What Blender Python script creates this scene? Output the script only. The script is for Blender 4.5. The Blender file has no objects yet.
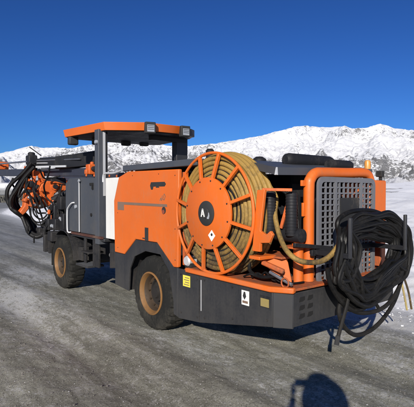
import bpy, bmesh, math, random
import numpy as np
from mathutils import Vector, Matrix, noise as mnoise
R_ = math.radians
random.seed(7)
rng = np.random.default_rng(11)
scn = bpy.context.scene
C = scn.collection

# ------------------------------------------------------------------ camera
CAM = Vector((-3.13437813, -5.05421566, 1.8))
cd = bpy.data.cameras.new('camera'); cam = bpy.data.objects.new('camera', cd); C.objects.link(cam)
cam.location = CAM
cd.sensor_width = 36; cd.lens = 36 * 443 / 414
cd.clip_start = 0.05; cd.clip_end = 20000
YAW = R_(38.5)
cam.rotation_euler = (R_(90 - 1.358), 0, -YAW)
scn.camera = cam
# ------------------------------------------------------------------ sky and sun
SUN_E = R_(22.5); SUN_A = R_(38.5 + 12.0)          # SUN_A: heading the light travels to, clockwise from +Y
w = bpy.data.worlds.new("World"); scn.world = w; w.use_nodes = True
nt = w.node_tree; nt.nodes.clear()
out = nt.nodes.new('ShaderNodeOutputWorld'); bg = nt.nodes.new('ShaderNodeBackground')
sky = nt.nodes.new('ShaderNodeTexSky'); sky.sky_type = 'NISHITA'; sky.sun_disc = False
sky.sun_elevation = SUN_E; sky.sun_rotation = SUN_A + math.pi
sky.altitude = 1200; sky.air_density = 1.0; sky.dust_density = 1.5; sky.ozone_density = 3.0
bg.inputs[1].default_value = 0.056
hs = nt.nodes.new('ShaderNodeHueSaturation'); hs.inputs['Saturation'].default_value = 0.98
tint = nt.nodes.new('ShaderNodeMix'); tint.data_type = 'RGBA'; tint.blend_type = 'MULTIPLY'; tint.inputs[0].default_value = 1
tint.inputs[7].default_value = (.315, .525, .80, 1)             # clear cold mountain air
nt.links.new(sky.outputs[0], hs.inputs['Color']); nt.links.new(hs.outputs[0], tint.inputs[6]); gm = nt.nodes.new('ShaderNodeGamma'); gm.inputs['Gamma'].default_value = 1.32
nt.links.new(tint.outputs[2], gm.inputs['Color']); nt.links.new(gm.outputs[0], bg.inputs[0]); nt.links.new(bg.outputs[0], out.inputs[0])
sd = bpy.data.lights.new('sun', 'SUN'); sd.energy = 5.0; sd.angle = R_(0.5); sd.color = (1.0, 0.93, 0.83)
sun = bpy.data.objects.new('sun', sd); C.objects.link(sun)
trav = Vector((math.sin(SUN_A) * math.cos(SUN_E), math.cos(SUN_A) * math.cos(SUN_E), -math.sin(SUN_E)))
sun.rotation_euler = trav.to_track_quat('-Z', 'Y').to_euler(); sun.location = (-20, -20, 20)
scn.view_settings.view_transform = 'Standard'; scn.view_settings.look = 'None'
scn.view_settings.exposure = 0.28; scn.view_settings.gamma = 1.0
scn.cycles.max_bounces = 6; scn.cycles.diffuse_bounces = 3

# ------------------------------------------------------------------ material helpers
MATS = {}
class NT:
    def __init__(s, name):
        s.m = bpy.data.materials.new(name); s.m.use_nodes = True; s.t = s.m.node_tree
        s.b = s.t.nodes['Principled BSDF']; s.g = s.t.nodes.new('ShaderNodeNewGeometry')
    def n(s, ty, **k):
        o = s.t.nodes.new(ty)
        for a, v in k.items(): setattr(o, a, v)
        return o
    def l(s, a, b): s.t.links.new(a, b)
    def noise(s, scale, detail=4, rough=.55, vec=None, dist=0):
        o = s.n('ShaderNodeTexNoise'); o.inputs['Scale'].default_value = scale; o.inputs['Detail'].default_value = detail
        o.inputs['Roughness'].default_value = rough; o.inputs['Distortion'].default_value = dist
        s.l(vec if vec is not None else s.g.outputs['Position'], o.inputs['Vector']); return o.outputs['Fac']
    def stretch(s, sc, rot=0):
        mp = s.n('ShaderNodeMapping'); mp.inputs['Scale'].default_value = sc; mp.inputs['Rotation'].default_value = (0, 0, rot)
        s.l(s.g.outputs['Position'], mp.inputs['Vector']); return mp.outputs[0]
    def ramp(s, fac, a, b, va=0., vb=1.):
        o = s.n('ShaderNodeMapRange'); o.inputs[1].default_value = a; o.inputs[2].default_value = b
        o.inputs[3].default_value = va; o.inputs[4].default_value = vb; s.l(fac, o.inputs[0]); return o.outputs[0]
    def mix(s, fac, a, b):
        o = s.n('ShaderNodeMix', data_type='RGBA')
        for sock, v in ((o.inputs[0], fac), (o.inputs[6], a), (o.inputs[7], b)):
            if hasattr(v, 'is_output'): s.l(v, sock)
            elif isinstance(v, (int, float)): sock.default_value = v
            else: sock.default_value = (*v, 1)
        return o.outputs[2]
    def math(s, op, a, b=0.):
        o = s.n('ShaderNodeMath', operation=op)
        for i, v in enumerate((a, b)):
            if hasattr(v, 'is_output'): s.l(v, o.inputs[i])
            else: o.inputs[i].default_value = v
        return o.outputs[0]
    def z(s):
        o = s.n('ShaderNodeSeparateXYZ'); s.l(s.g.outputs['Position'], o.inputs[0]); return o.outputs[2]
    def col(s, c): 
        if hasattr(c, 'is_output'): s.l(c, s.b.inputs['Base Color'])
        else: s.b.inputs['Base Color'].default_value = (*c, 1)
    def bump(s, h, st=.3, d=.01):
        o = s.n('ShaderNodeBump'); o.inputs['Strength'].default_value = st; o.inputs['Distance'].default_value = d
        s.l(h, o.inputs['Height']); s.l(o.outputs[0], s.b.inputs['Normal'])
    def rough(s, r):
        if hasattr(r, 'is_output'): s.l(r, s.b.inputs['Roughness'])
        else: s.b.inputs['Roughness'].default_value = r
def painted(name, base, rough=.42, dirt=(.16, .13, .10), amount=.5, metal=0., grime_z=1.0, fine=True, coat=0., spec=.5):
    N = NT(name)
    n1 = N.noise(3.2, 6, .6); n2 = N.noise(38, 4, .65); n3 = N.noise(0.9, 3)
    low = N.ramp(N.z(), grime_z + .25, grime_z - .75, 0, .22)        # mud thrown up from the road
    m = N.math('ADD', N.math('MULTIPLY', n1, .65), N.math('MULTIPLY', n2, .35))
    m = N.math('ADD', m, low)
    stk = N.noise(1., 4, .6, N.stretch((26, 26, 1.3)))          # run-down streaks
    m = N.math('ADD', m, N.math('MULTIPLY', N.math('SUBTRACT', stk, .5), .30))
    f = N.ramp(m, .50, .78, 0, amount)
    var = N.mix(N.ramp(n3, .3, .7), tuple(c * .90 for c in base), tuple(min(1, c * 1.06) for c in base))
    N.col(N.mix(f, var, dirt))
    N.rough(N.ramp(m, .35, .75, rough, min(1, rough + .4)))
    N.b.inputs['Metallic'].default_value = metal; N.b.inputs['Specular IOR Level'].default_value = spec
    N.b.inputs['Coat Weight'].default_value = coat; N.b.inputs['Coat Roughness'].default_value = .2
    if fine: N.bump(N.math('ADD', N.math('MULTIPLY', n2, .10), N.math('ADD', N.math('MULTIPLY', N.noise(2.1, 2), 1.6), N.math('MULTIPLY', m, .12))), .30, .012)
    MATS[name] = N.m; return N.m
ORANGE = painted('orange_paint', (.60, .116, .008), .40, (.24, .15, .085), .40, coat=.08)
ORANGE_D = painted('worn_orange_paint', (.54, .100, .012), .45, (.10, .06, .035), .80, grime_z=1.5)
GREY = painted('graphite_paint', (.0175, .0185, .0215), .45, (.055, .051, .044), .36, coat=.1)
GREYL = painted('slate_paint', (.050, .056, .068), .42, (.09, .083, .074), .40)
CABG = painted('cabinet_grey_paint', (.044, .050, .060), .45, (.085, .078, .068), .5, grime_z=1.3)
BLACK = painted('black_paint', (.014, .0145, .017), .45, (.07, .063, .055), .5, spec=.22)
BEAM = painted('blue_black_steel', (.022, .026, .040), .38, (.08, .075, .07), .4)
STEEL = painted('bare_steel', (.33, .34, .36), .34, (.16, .14, .12), .4, metal=.9)
LIGHTM = painted('pale_metal', (.55, .56, .57), .35, (.3, .28, .26), .4, metal=.3)
WHITE = painted('white_panel_paint', (.64, .64, .61), .4, (.35, .31, .27), .25)
DECAL = painted('grey_decal_film', (.17, .115, .085), .5, (.25, .12, .06), .4)
RIMD = painted('dark_rim_paint', (.040, .023, .010), .6, (.018, .013, .009), .9, grime_z=.1)  # near-black brown for rim dish and wheel nuts, darker than the rim lip
YEL = painted('rim_ochre_paint', (.19, .092, .026), .55, (.08, .052, .03), .8, grime_z=.1)
AMBER = painted('amber_lens', (.55, .24, .05), .25, (.4, .2, .06), .2)
RUBBER = painted('dusty_rubber', (.013, .013, .012), .8, (.07, .064, .052), .6, grime_z=.2, spec=.22)
HOSEB = painted('black_hose_rubber', (.006, .006, .0065), .45, (.04, .036, .03), .35, grime_z=.4, spec=.22)
CABLE = painted('black_cable_jacket', (.006, .006, .006), .40, (.045, .040, .034), .42, grime_z=.8, spec=.22)
OLIVE = painted('ochre_hose_rubber', (.30, .185, .042), .5, (.04, .028, .015), .95, grime_z=1.7)
YLAB = painted('yellow_label', (.75, .66, .07), .5, (.4, .33, .06), .6)
WLAB = painted('white_label', (.80, .79, .74), .5, (.4, .37, .3), .25)
DEEPBLK = painted('hole_shade_and_latch_black', (.004, .004, .004), .9, (.01, .01, .01), .2)  # black for the painted shade of vent holes, also for cab latches
INK = painted('label_ink', (.02, .02, .02), .6, (.05, .05, .05), .2)
GLASSY = painted('lamp_lens', (.30, .32, .35), .12, (.3, .3, .3), .2)
YELCAB = painted('yellow_cable_jacket', (.42, .33, .12), .5, (.15, .12, .08), .5)
def plain(name, base, rough=.7, nz=20, amt=.25):
    N = NT(name); n = N.noise(nz, 5, .6)
    N.col(N.mix(N.ramp(n, .3, .7), tuple(c * (1 - amt) for c in base), tuple(min(1, c * (1 + amt)) for c in base)))
    N.rough(rough); N.bump(n, .2, .004); return N.m
SKIN = plain('skin', (.50, .29, .20), .5, 60, .1); CLOTH = plain('navy_cloth', (.03, .04, .075), .9, 90)
TROUSER = plain('charcoal_cloth', (.03, .03, .033), .9, 90); LEATHER = plain('brown_leather', (.07, .04, .022), .6, 50)
WOOL = plain('grey_wool', (.10, .10, .11), .95, 120, .4); PHONE = plain('phone_black', (.01, .01, .012), .25, 5, .1)
EYEW = plain('eye_white', (.75, .74, .72), .2, 5, .05); IRIS = plain('iris_brown', (.05, .03, .02), .2, 5, .1)

# ------------------------------------------------------------------ mesh helpers
class MB:
    """collects vertices / faces (world coordinates)"""
    def __init__(s): s.v = []; s.f = []
    def add(s, vs, fs):
        b = len(s.v); s.v += [tuple(v) for v in vs]; s.f += [tuple(i + b for i in f) for f in fs]; return s
    def box(s, x0, x1, y0, y1, z0, z1):
        return s.add([(x0,y0,z0),(x1,y0,z0),(x1,y1,z0),(x0,y1,z0),(x0,y0,z1),(x1,y0,z1),(x1,y1,z1),(x0,y1,z1)],
            [(0,3,2,1),(4,5,6,7),(0,1,5,4),(1,2,6,5),(2,3,7,6),(3,0,4,7)])
    def prism(s, poly, ax, a, b):
        """poly: 2D points in the plane normal to axis ax, extruded from a to b"""
        def mk(p, t): return {0: (t, p[0], p[1]), 1: (p[0], t, p[1]), 2: (p[0], p[1], t)}[ax]
        n = len(poly); area = sum(poly[i][0]*poly[(i+1)%n][1]-poly[(i+1)%n][0]*poly[i][1] for i in range(n))
        if (area < 0): poly = poly[::-1]
        flip = (ax == 1) ^ (a > b)
        vs = [mk(p, a) for p in poly] + [mk(p, b) for p in poly]
        fs = [tuple(range(n))[::-1], tuple(range(n, 2*n))] + [(i, (i+1)%n, n+(i+1)%n, n+i) for i in range(n)]
        if flip: fs = [f[::-1] for f in fs]
        return s.add(vs, fs)
    def beam(s, p, q, w, h, w2=None, h2=None, up=(0,0,1)):
        p = Vector(p); q = Vector(q); d = (q-p).normalized(); u = Vector(up)
        sd_ = d.cross(u).normalized(); u = sd_.cross(d).normalized()
        w2 = w if w2 is None else w2; h2 = h if h2 is None else h2
        vs = [p+sd_*a*w/2+u*b*h/2 for a, b in ((-1,-1),(1,-1),(1,1),(-1,1))] + [q+sd_*a*w2/2+u*b*h2/2 for a, b in ((-1,-1),(1,-1),(1,1),(-1,1))]
        return s.add(vs, [(0,3,2,1)[::-1],(4,5,6,7)[::-1],(0,1,5,4)[::-1],(1,2,6,5)[::-1],(2,3,7,6)[::-1],(3,0,4,7)[::-1]])
    def lathe(s, prof, c, ax, seg=32, cap=True, mod=None):
        """prof: (radius, position along axis); c centre; ax axis index"""
        c = Vector(c); n = len(prof); vs = []
        for i in range(seg):
            t = 2*math.pi*i/seg
            for j, (r, h) in enumerate(prof):
                if mod: r = mod(i, j, r)
                a, b = r*math.cos(t), r*math.sin(t)
                vs.append(c + Vector({0: (h, a, b), 1: (b, h, a), 2: (a, b, h)}[ax]))
        fs = []
        for i in range(seg):
            k = (i+1) % seg
            for j in range(n-1): fs.append((i*n+j, k*n+j, k*n+j+1, i*n+j+1))
        if cap:
            fs.append(tuple(i*n for i in range(seg))[::-1]); fs.append(tuple(i*n+n-1 for i in range(seg)))
        return s.add(vs, fs)
    def tube(s, pts, r, seg=10, closed=False, cap=True, r2=None):
        pts = [Vector(p) for p in pts]; n = len(pts)
        tang = []
        for i in range(n):
            a = pts[(i-1) % n] if (closed or i > 0) else pts[i]; b = pts[(i+1) % n] if (closed or i < n-1) else pts[i]
            tang.append((b-a).normalized())
        up = Vector((0,0,1)) if abs(tang[0].z) < .9 else Vector((1,0,0))
        u = (up - tang[0]*up.dot(tang[0])).normalized(); fr = [u]
        for i in range(1, n):
            u = fr[-1] - tang[i]*fr[-1].dot(tang[i]); fr.append(u.normalized())
        vs = []
        for i in range(n):
            v = tang[i].cross(fr[i]); rr = r if r2 is None else r + (r2-r)*i/(n-1)
            for k in range(seg):
                a = 2*math.pi*k/seg; vs.append(pts[i] + fr[i]*math.cos(a)*rr + v*math.sin(a)*rr)
        fs = []
        off = 0
        if closed:                                             # twist that best closes the ring
            v0 = tang[0].cross(fr[0]); q = fr[-1] - tang[0]*fr[-1].dot(tang[0])
            off = round(math.atan2(q.dot(v0), q.dot(fr[0])) / (2*math.pi) * seg)
        for i in range(n if closed else n-1):
            j = (i+1) % n; o = off if (closed and i == n-1) else 0
            for k in range(seg):
                fs.append((i*seg+k, i*seg+(k+1) % seg, j*seg+(k+1+o) % seg, j*seg+(k+o) % seg))
        if cap and not closed:
            fs.append(tuple(range(seg))[::-1]); fs.append(tuple((n-1)*seg+k for k in range(seg)))
        return s.add(vs, fs)
    def ring(s, c, ax, R, r, seg=64, rs=10):
        c = Vector(c); pts = []
        for i in range(seg):
            t = 2*math.pi*i/seg; a, b = R*math.cos(t), R*math.sin(t)
            pts.append(c + Vector({0: (0, a, b), 1: (b, 0, a), 2: (a, b, 0)}[ax]))
        return s.tube(pts, r, rs, closed=True)
def crv(pts, n=8, closed=False):
    """Catmull-Rom through the points"""
    P = [Vector(p) for p in pts]; out_ = []; N = len(P)
    rg = range(N) if closed else range(N-1)
    for i in rg:
        g = (lambda k: P[k % N]) if closed else (lambda k: P[max(0, min(N-1, k))])
        a, b, c, d = g(i-1), g(i), g(i+1), g(i+2)
        for k in range(n):
            t = k/n
            out_.append(.5*((2*b)+(c-a)*t+(2*a-5*b+4*c-d)*t*t+(3*b-a-3*c+d)*t**3))
    if not closed: out_.append(P[-1])
    return out_
ORI = {}
def origin(o):
    return ORI.get(o.name, Vector((0,0,0)))
def obj(name, mb, mat, parent=None, bevel=0., label=None, kind=None, sharp=35, seg=2, org=None):
    me = bpy.data.meshes.new(name)
    off = origin(parent) if parent else (Vector(org) if org else Vector((0,0,0)))
    me.from_pydata([tuple(Vector(v)-off) for v in mb.v], [], mb.f); me.update()
    bm = bmesh.new(); bm.from_mesh(me); bmesh.ops.recalc_face_normals(bm, faces=bm.faces); bm.to_mesh(me); bm.free()
    me.polygons.foreach_set('use_smooth', [True]*len(me.polygons)); me.set_sharp_from_angle(angle=R_(sharp))
    me.materials.append(mat)
    o = bpy.data.objects.new(name, me); C.objects.link(o)
    if parent: o.parent = parent; ORI[o.name] = off
    else:
        o.location = off; ORI[o.name] = off
    if bevel:
        b = o.modifiers.new('bevel', 'BEVEL'); b.width = bevel; b.segments = seg; b.limit_method = 'ANGLE'; b.angle_limit = R_(40); b.harden_normals = False
    if label: o['label'] = label
    if kind: o['kind'] = kind
    return o
def thing(name, label, cat, loc, group=None):
    o = bpy.data.objects.new(name, None); C.objects.link(o); o.location = loc; o.empty_display_size = .2
    o['label'] = label; o['category'] = cat
    if group: o['group'] = group
    ORI[o.name] = Vector(loc); return o
def tag(o, label, cat, group=None):
    o['label'] = label; o['category'] = cat
    if group: o['group'] = group
    return o
def copy_part(o, parent, delta):
    c = o.copy(); C.objects.link(c); c.parent = parent; c.location = o.location + Vector(delta)
    for ch in list(o.children):
        g = ch.copy(); C.objects.link(g); g.parent = c
    return c

# ------------------------------------------------------------------ terrain
def vnoise(x, y, s, seed=0):
    x = np.asarray(x)*s; y = np.asarray(y)*s
    xi = np.floor(x).astype(np.int64); yi = np.floor(y).astype(np.int64); xf = x-xi; yf = y-yi
    def h(a, b):
        n = (a*374761393 + b*668265263 + seed*1442695041) & 0xffffffff
        n = ((n ^ (n >> 13))*1274126177) & 0xffffffff
        return ((n ^ (n >> 16)) & 0xffff)/65535.
    u = xf*xf*(3-2*xf); v = yf*yf*(3-2*yf)
    return (h(xi,yi)*(1-u)+h(xi+1,yi)*u)*(1-v)+(h(xi,yi+1)*(1-u)+h(xi+1,yi+1)*u)*v - .5
def fbm(x, y, s, o=4, seed=0, g=.5):
    t = 0; a = 1.
    for i in range(o): t = t + a*vnoise(x, y, s*2**i, seed+i*7); a *= g
    return t
def edge_r(y):                                              # right edge of the road, metres of x
    return np.interp(y, [-60,-8,-1.8,5,17,38,52,90,200], [3.2,3.3,3.55,4.2,5.0,7.2,11.5,40,160])
def edge_l(y):
    return np.interp(y, [-60,-8,0,20,38,60,200], [-9,-9,-9.2,-10.5,-12,-16,-60])
def road_dist(x, y):                                        # >0 on the road
    return np.minimum(edge_r(y)-x, x-edge_l(y))
def ground_h(x, y):
    d = road_dist(x, y) + fbm(x, y, 1.1, 3, 5)*.5
    off = np.clip((-d)/1.6, 0, 1); off = off*off*(3-2*off)
    near = 1/(1+np.hypot(x, y)/60)
    deep = np.clip((-d-.2)/3., 0, 1)
    bank = off*(.18 + .16*fbm(x, y, .55, 4, 9) + .07*fbm(x, y, 2.7, 3, 3)) + deep*(.32 + .55*fbm(x, y, .16, 4, 15) + .10*fbm(x, y, 1.1, 3, 8))*np.clip(1.5-np.hypot(x, y)/300, 0, 1)
    on = 1-off
    bank = bank + off*np.clip((-d-3)/40, 0, 1)*(fbm(x, y, .035, 4, 21)*2.2)
    # wheel ruts running along the road
    c = x + .25*np.sin(y*.12) + .05*vnoise(y*0, y, .5, 2)
    rut = -.045*np.exp(-((c+1.1)/.22)**2) - .05*np.exp(-((c+2.6)/.3)**2) - .035*np.exp(-((c-1.0)/.25)**2) - .03*np.exp(-((c-2.7)/.2)**2) + .02*np.exp(-((c+1.8)/.25)**2)+.03*np.exp(-((c+.5)/.18)**2)
    rough = .022*fbm(x, y*.45, 2.2, 3, 31) + .016*fbm(x, y*.7, 8, 3, 41) + .012*fbm(x, y, 26, 2, 51)
    cut = np.clip((np.hypot(x-.9, (y-.2)*.55)-1.2)/1.0, 0, 1)*.0+1
    r = np.hypot(x, y)
    far = np.clip((r-120)/1800, 0, 1)*46 + np.clip((r-150)/400,0,1)*fbm(x, y, .006, 3, 61)*6
    return on*(rut*1.35 + rough*.85)*near*cut + bank + off*far - .06
def axis_coords(c0, fine, n_f, growth, lim):
    a = [0.]; st = fine
    while a[-1] < lim:
        if len(a) > n_f: st *= growth
        a.append(a[-1]+st)
    a = np.array(a); return a
ax_p = axis_coords(0, .032, 95, 1.032, 2600)
gx = np.concatenate([-ax_p[::-1][:-1], ax_p]) + 0.4
gy = np.concatenate([-ax_p[::-1][:-1], ax_p]) - 1.6
X, Y = np.meshgrid(gx, gy); Z = ground_h(X, Y)
def grid_mesh(name, X, Y, Z, mat, attr=None):
    h, w_ = X.shape
    me = bpy.data.meshes.new(name); nv = h*w_
    me.vertices.add(nv); me.vertices.foreach_set('co', np.stack([X, Y, Z], -1).reshape(-1).astype(np.float32))
    idx = np.arange(nv).reshape(h, w_)
    q = np.stack([idx[:-1,:-1], idx[:-1,1:], idx[1:,1:], idx[1:,:-1]], -1).reshape(-1, 4)
    me.loops.add(q.size); me.loops.foreach_set('vertex_index', q.reshape(-1).astype(np.int32))
    me.polygons.add(len(q)); me.polygons.foreach_set('loop_start', np.arange(0, q.size, 4, dtype=np.int32))
    me.polygons.foreach_set('loop_total', np.full(len(q), 4, dtype=np.int32))
    me.update(calc_edges=True); me.polygons.foreach_set('use_smooth', np.ones(len(q), bool))
    if attr is not None:
        a = me.attributes.new('mask', 'FLOAT', 'POINT'); a.data.foreach_set('value', attr.reshape(-1).astype(np.float32))
    me.materials.append(mat); o = bpy.data.objects.new(name, me); C.objects.link(o); o['kind'] = 'structure'; return o
# ground material: packed gravel and ice on the road, snow beside it
N = NT('road_and_snow')
at = N.n('ShaderNodeAttribute', attribute_name='mask'); msk = at.outputs['Fac']
edge_n = N.noise(1.6, 6, .65); edge_f = N.noise(9, 4, .6)
sn = N.math('ADD', msk, N.math('ADD', N.math('MULTIPLY', N.math('SUBTRACT', edge_n, .5), 2.2), N.math('MULTIPLY', N.math('SUBTRACT', edge_f, .5), .9)))
snow_f = N.ramp(sn, .15, -.25)                       # 1 = snow
str1 = N.noise(1.0, 6, .6, N.stretch((1.9, .22, 1))); str2 = N.noise(1.0, 6, .65, N.stretch((6, 1.1, 1)))
grain = N.noise(95, 4, .75); grain2 = N.noise(34, 5, .75); patch = N.noise(.8, 5, .6); str3 = N.noise(1.0, 6, .7, N.stretch((13, 4.2, 1)))
vor = N.n('ShaderNodeTexVoronoi'); vor.inputs['Scale'].default_value = 85; N.l(N.g.outputs['Position'], vor.inputs['Vector'])
gsp = N.n('ShaderNodeSeparateColor'); N.l(vor.outputs['Color'], gsp.inputs[0])
t = N.math('ADD', N.math('MULTIPLY', str1, .45), N.math('ADD', N.math('MULTIPLY', str2, .35), N.math('MULTIPLY', str3, .20)))
base = N.mix(N.ramp(t, .435, .565), (.148, .145, .110), (.335, .330, .268))
base = N.mix(N.ramp(str3, .50, .74, 0, .38), base, (.33, .32, .295))
base = N.mix(N.ramp(grain2, .40, .64, .0, .60), base, N.mix(t, (.075, .070, .052), (.17, .16, .128)))
base = N.mix(N.ramp(grain, .52, .70, 0, .55), base, (.43, .415, .36))
base = N.mix(N.ramp(gsp.outputs[0], .90, .95, 0, .5), base, (.42, .41, .37))       # pale stones and ice crumbs
base = N.mix(N.ramp(gsp.outputs[1], .88, .95, 0, .6), base, (.045, .042, .037))
def spot(cx, cy, sx, sy):
    mp = N.n('ShaderNodeMapping', vector_type='TEXTURE'); mp.inputs['Location'].default_value = (cx, cy, 0); mp.inputs['Scale'].default_value = (sx, sy, 1e3)
    N.l(N.g.outputs['Position'], mp.inputs['Vector']); ln = N.n('ShaderNodeVectorMath', operation='LENGTH'); N.l(mp.outputs[0], ln.inputs[0])
    return N.ramp(ln.outputs[1], 1.6, .2, 0, .085)
icy = N.math('ADD', spot(-.95, 3.3, .5, 1.6), N.math('ADD', spot(.0, 5.6, .35, 1.5), spot(3.2, -1.9, .8, 2.2)))
ice = N.ramp(N.math('ADD', icy, N.math('ADD', N.math('MULTIPLY', str1, .22), N.math('ADD', N.math('ADD', N.math('MULTIPLY', patch, .18), N.math('MULTIPLY', N.math('ADD', N.math('MULTIPLY', str3, .5), N.math('MULTIPLY', edge_f, .5)), .28)), N.math('MULTIPLY', grain2, .38)))), .545, .61, 0, .8)
base = N.mix(ice, base, (.56, .555, .535))
# greyer, slightly bluer tone far down the road
sepp = N.n('ShaderNodeSeparateXYZ'); N.l(N.g.outputs['Position'], sepp.inputs[0])
base = N.mix(N.ramp(sepp.outputs[1], 3., 13., 0, .78), base, N.mix(N.ramp(t, .4, .6), (.135, .142, .148), (.25, .258, .265)))
base = N.mix(N.ramp(N.math('ADD', msk, N.math('MULTIPLY', edge_n, 1.2)), 2.1, .5, 0, .85), base, (.60, .61, .62))  # paler near road edges: icy snow dust, with white glare put into the colour
dirtysnow = N.mix(N.ramp(N.noise(2.3, 6, .7), .50, .74, 0, .55), (.88, .89, .91), (.60, .575, .53))
scrub_n = N.noise(.055, 7, .7); nearmask = N.ramp(sepp.outputs[0], 30, 120)
dirtysnow = N.mix(N.ramp(N.math('ADD', scrub_n, N.math('MULTIPLY', nearmask, .04)), .60, .66, 0, .8), dirtysnow, (.12, .11, .095))
N.col(N.mix(snow_f, base, dirtysnow))
N.rough(N.math('SUBTRACT', .85, N.math('MULTIPLY', ice, .35)))
h = N.math('ADD', N.math('MULTIPLY', grain, .5), N.math('ADD', N.math('MULTIPLY', grain2, .6), N.math('MULTIPLY', gsp.outputs[0], .3)))
N.bump(h, .9, .022)
GROUND = N.m
mask = np.clip(road_dist(X, Y), -3, 3)
ground = grid_mesh('ground', X, Y, Z, GROUND, mask)

# mountains: a heightfield in polar rings about the plain
px_prof = [(-900,158),(-500,150),(-250,158),(-120,149),(-50,155),(0,153.3),(14,150.5),(25,147.3),(32,145.8),(42,148),(56,147.6),(70,148.3),(88,145),(104,143.5),(118,140),(126,141.2),(136,139.8),(147,138.5),(158,143),(168,146),(180,147),(200,145),(215,143.6),(230,141),(246,138.5),(260,136),(275,132),(290,128),(297,126.2),(305,125.8),(318,127.2),(330,127),(344,126),(352,129),(366,127.8),(380,124),(386,125.5),(394,128.5),(404,129),(414,130.5),(450,134),(520,122),(640,112),(900,128),(1500,140)]
pa = np.array([38.5 + math.degrees(math.atan((p[0]-207)/443)) for p in px_prof])
pe = np.array([(193-p[1])/443*math.cos(math.atan((p[0]-207)/443)) for p in px_prof])
azd = np.concatenate([np.linspace(-16, 5, 60), np.linspace(5, 72, 1250)[1:], np.linspace(72, 100, 80)[1:], np.linspace(100, 344, 220)[1:]])
pa_w = np.concatenate([[-16], pa[(pa > -16) & (pa < 100)], [120, 180, 250, 300, 344]])
pe_w = np.concatenate([[.09], pe[(pa > -16) & (pa < 100)], [.12, .07, .1, .06, .09]])
elev = np.interp(azd, pa_w, pe_w)
RR = np.concatenate([np.linspace(700, 1500, 40), np.linspace(1500, 3300, 230)[1:], np.linspace(3300, 4200, 16)[1:]])
A, R2 = np.meshgrid(np.radians(azd), RR)
PX = np.sin(A)*R2 + CAM.x; PY = np.cos(A)*R2 + CAM.y
ridgeR = 3000.
E = np.broadcast_to(elev, A.shape)
wx = PX + 160*fbm(PX, PY, .0012, 3, 71); wy = PY + 160*fbm(PX, PY, .0012, 3, 81)
rid = 0; am = 1.
for k in range(6):
    n_ = 1-np.abs(2*vnoise(wx, wy, .0016*2.05**k, 91+k*3)); rid = rid + am*(n_-.55); am *= .52
tt = np.clip((R2-700)/(ridgeR-700), 0, 1)
prof = .10*tt + .90*tt**1.75
fine = fbm(PX, PY, .011, 4, 201, .6) + .9*fbm(A*2600 + 40*fbm(PX, PY, .004, 3, 301), R2*.22, .010, 4, 231, .6)
Hm = E*ridgeR*prof
Hm = Hm*(1 + (.42*rid)*tt*np.clip((1-tt)*5, 0, 1)) + (rid*30 + fine*34)*np.clip(tt*4, 0, 1)*np.clip((1-tt)*6, .15, 1)
back = np.clip((R2-ridgeR)/1200, 0, 1); Hm = Hm*(1-back*.9)
lim = E*R2*(1.0+.012*fbm(PX*0+A*3000, PX*0, .05, 3, 3))       # never above the crest line seen from the plain
Hm = np.minimum(Hm, lim) + 1.5
Hm[0] = 1.0
N = NT('snowy_rock')
sp = N.n('ShaderNodeSeparateXYZ'); N.l(N.g.outputs['Position'], sp.inputs[0]); zz = sp.outputs[2]
sv = N.stretch((1, 1, 1.8))
a1 = N.noise(.0045, 4, .6, sv, .8); a2 = N.noise(.022, 9, .82, sv, .8); a3 = N.noise(.0016, 3, .5, sv); a4 = N.noise(.11, 5, .75, sv)
nz = N.n('ShaderNodeSeparateXYZ'); N.l(N.g.outputs['Normal'], nz.inputs[0])
steep = N.ramp(nz.outputs[2], .93, .70, 0, .06)
lowb = N.ramp(zz, 330, 70, -.055, .030)
s = N.math('ADD', N.math('MULTIPLY', a1, .20), N.math('ADD', N.math('MULTIPLY', a2, .50), N.math('ADD', N.math('MULTIPLY', a4, .38), N.math('MULTIPLY', N.math('SUBTRACT', a3, .5), .30))))
s = N.math('ADD', s, N.math('ADD', steep, lowb))
rockf = N.ramp(s, .594, .618, 0, .85)
rockc = N.mix(N.noise(.09, 4), (.048, .050, .056), (.125, .122, .118))
apron = N.ramp(zz, 10, 40)
N.col(N.mix(N.math('MULTIPLY', rockf, apron), (.90, .905, .92), rockc))
N.rough(.85)
N.bump(N.math('ADD', a2, N.math('MULTIPLY', a4, .25)), .8, 16)
mount = grid_mesh('mountains', PX, PY, Hm, N.m)

# loose stones and ice crumbs on the road
def crumbs(name, n, mat, zone, smin, smax, seed):
    r = np.random.default_rng(seed); mb = MB()
    g = (1+5**.5)/2
    base_v = np.array([(-1,g,0),(1,g,0),(-1,-g,0),(1,-g,0),(0,-1,g),(0,1,g),(0,-1,-g),(0,1,-g),(g,0,-1),(g,0,1),(-g,0,-1),(-g,0,1)], float)/1.9
    fs = [(0,11,5),(0,5,1),(0,1,7),(0,7,10),(0,10,11),(1,5,9),(5,11,4),(11,10,2),(10,7,6),(7,1,8),(3,9,4),(3,4,2),(3,2,6),(3,6,8),(3,8,9),(4,9,5),(2,4,11),(6,2,10),(8,6,7),(9,8,1)]
    xs, ys = zone(r, n); zs = ground_h(xs, ys)
    V = []; F = []
    for i in range(len(xs)):
        s_ = smin + (smax-smin)*r.random()**3
        jit = 1 + (r.random((12, 3))-.5)*.7
        v = base_v*jit*s_*np.array([1, .8+.5*r.random(), .6])
        a = r.random()*6.28; c_, sn_ = math.cos(a), math.sin(a)
        v = np.stack([v[:,0]*c_-v[:,1]*sn_, v[:,0]*sn_+v[:,1]*c_, v[:,2]], -1) + (xs[i], ys[i], zs[i]+s_*.1)
        b = len(V); V += v.tolist(); F += [tuple(k+b for k in f) for f in fs]
    mb.v = V; mb.f = F; o = obj(name, mb, mat, kind='stuff', sharp=20); return o
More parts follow.
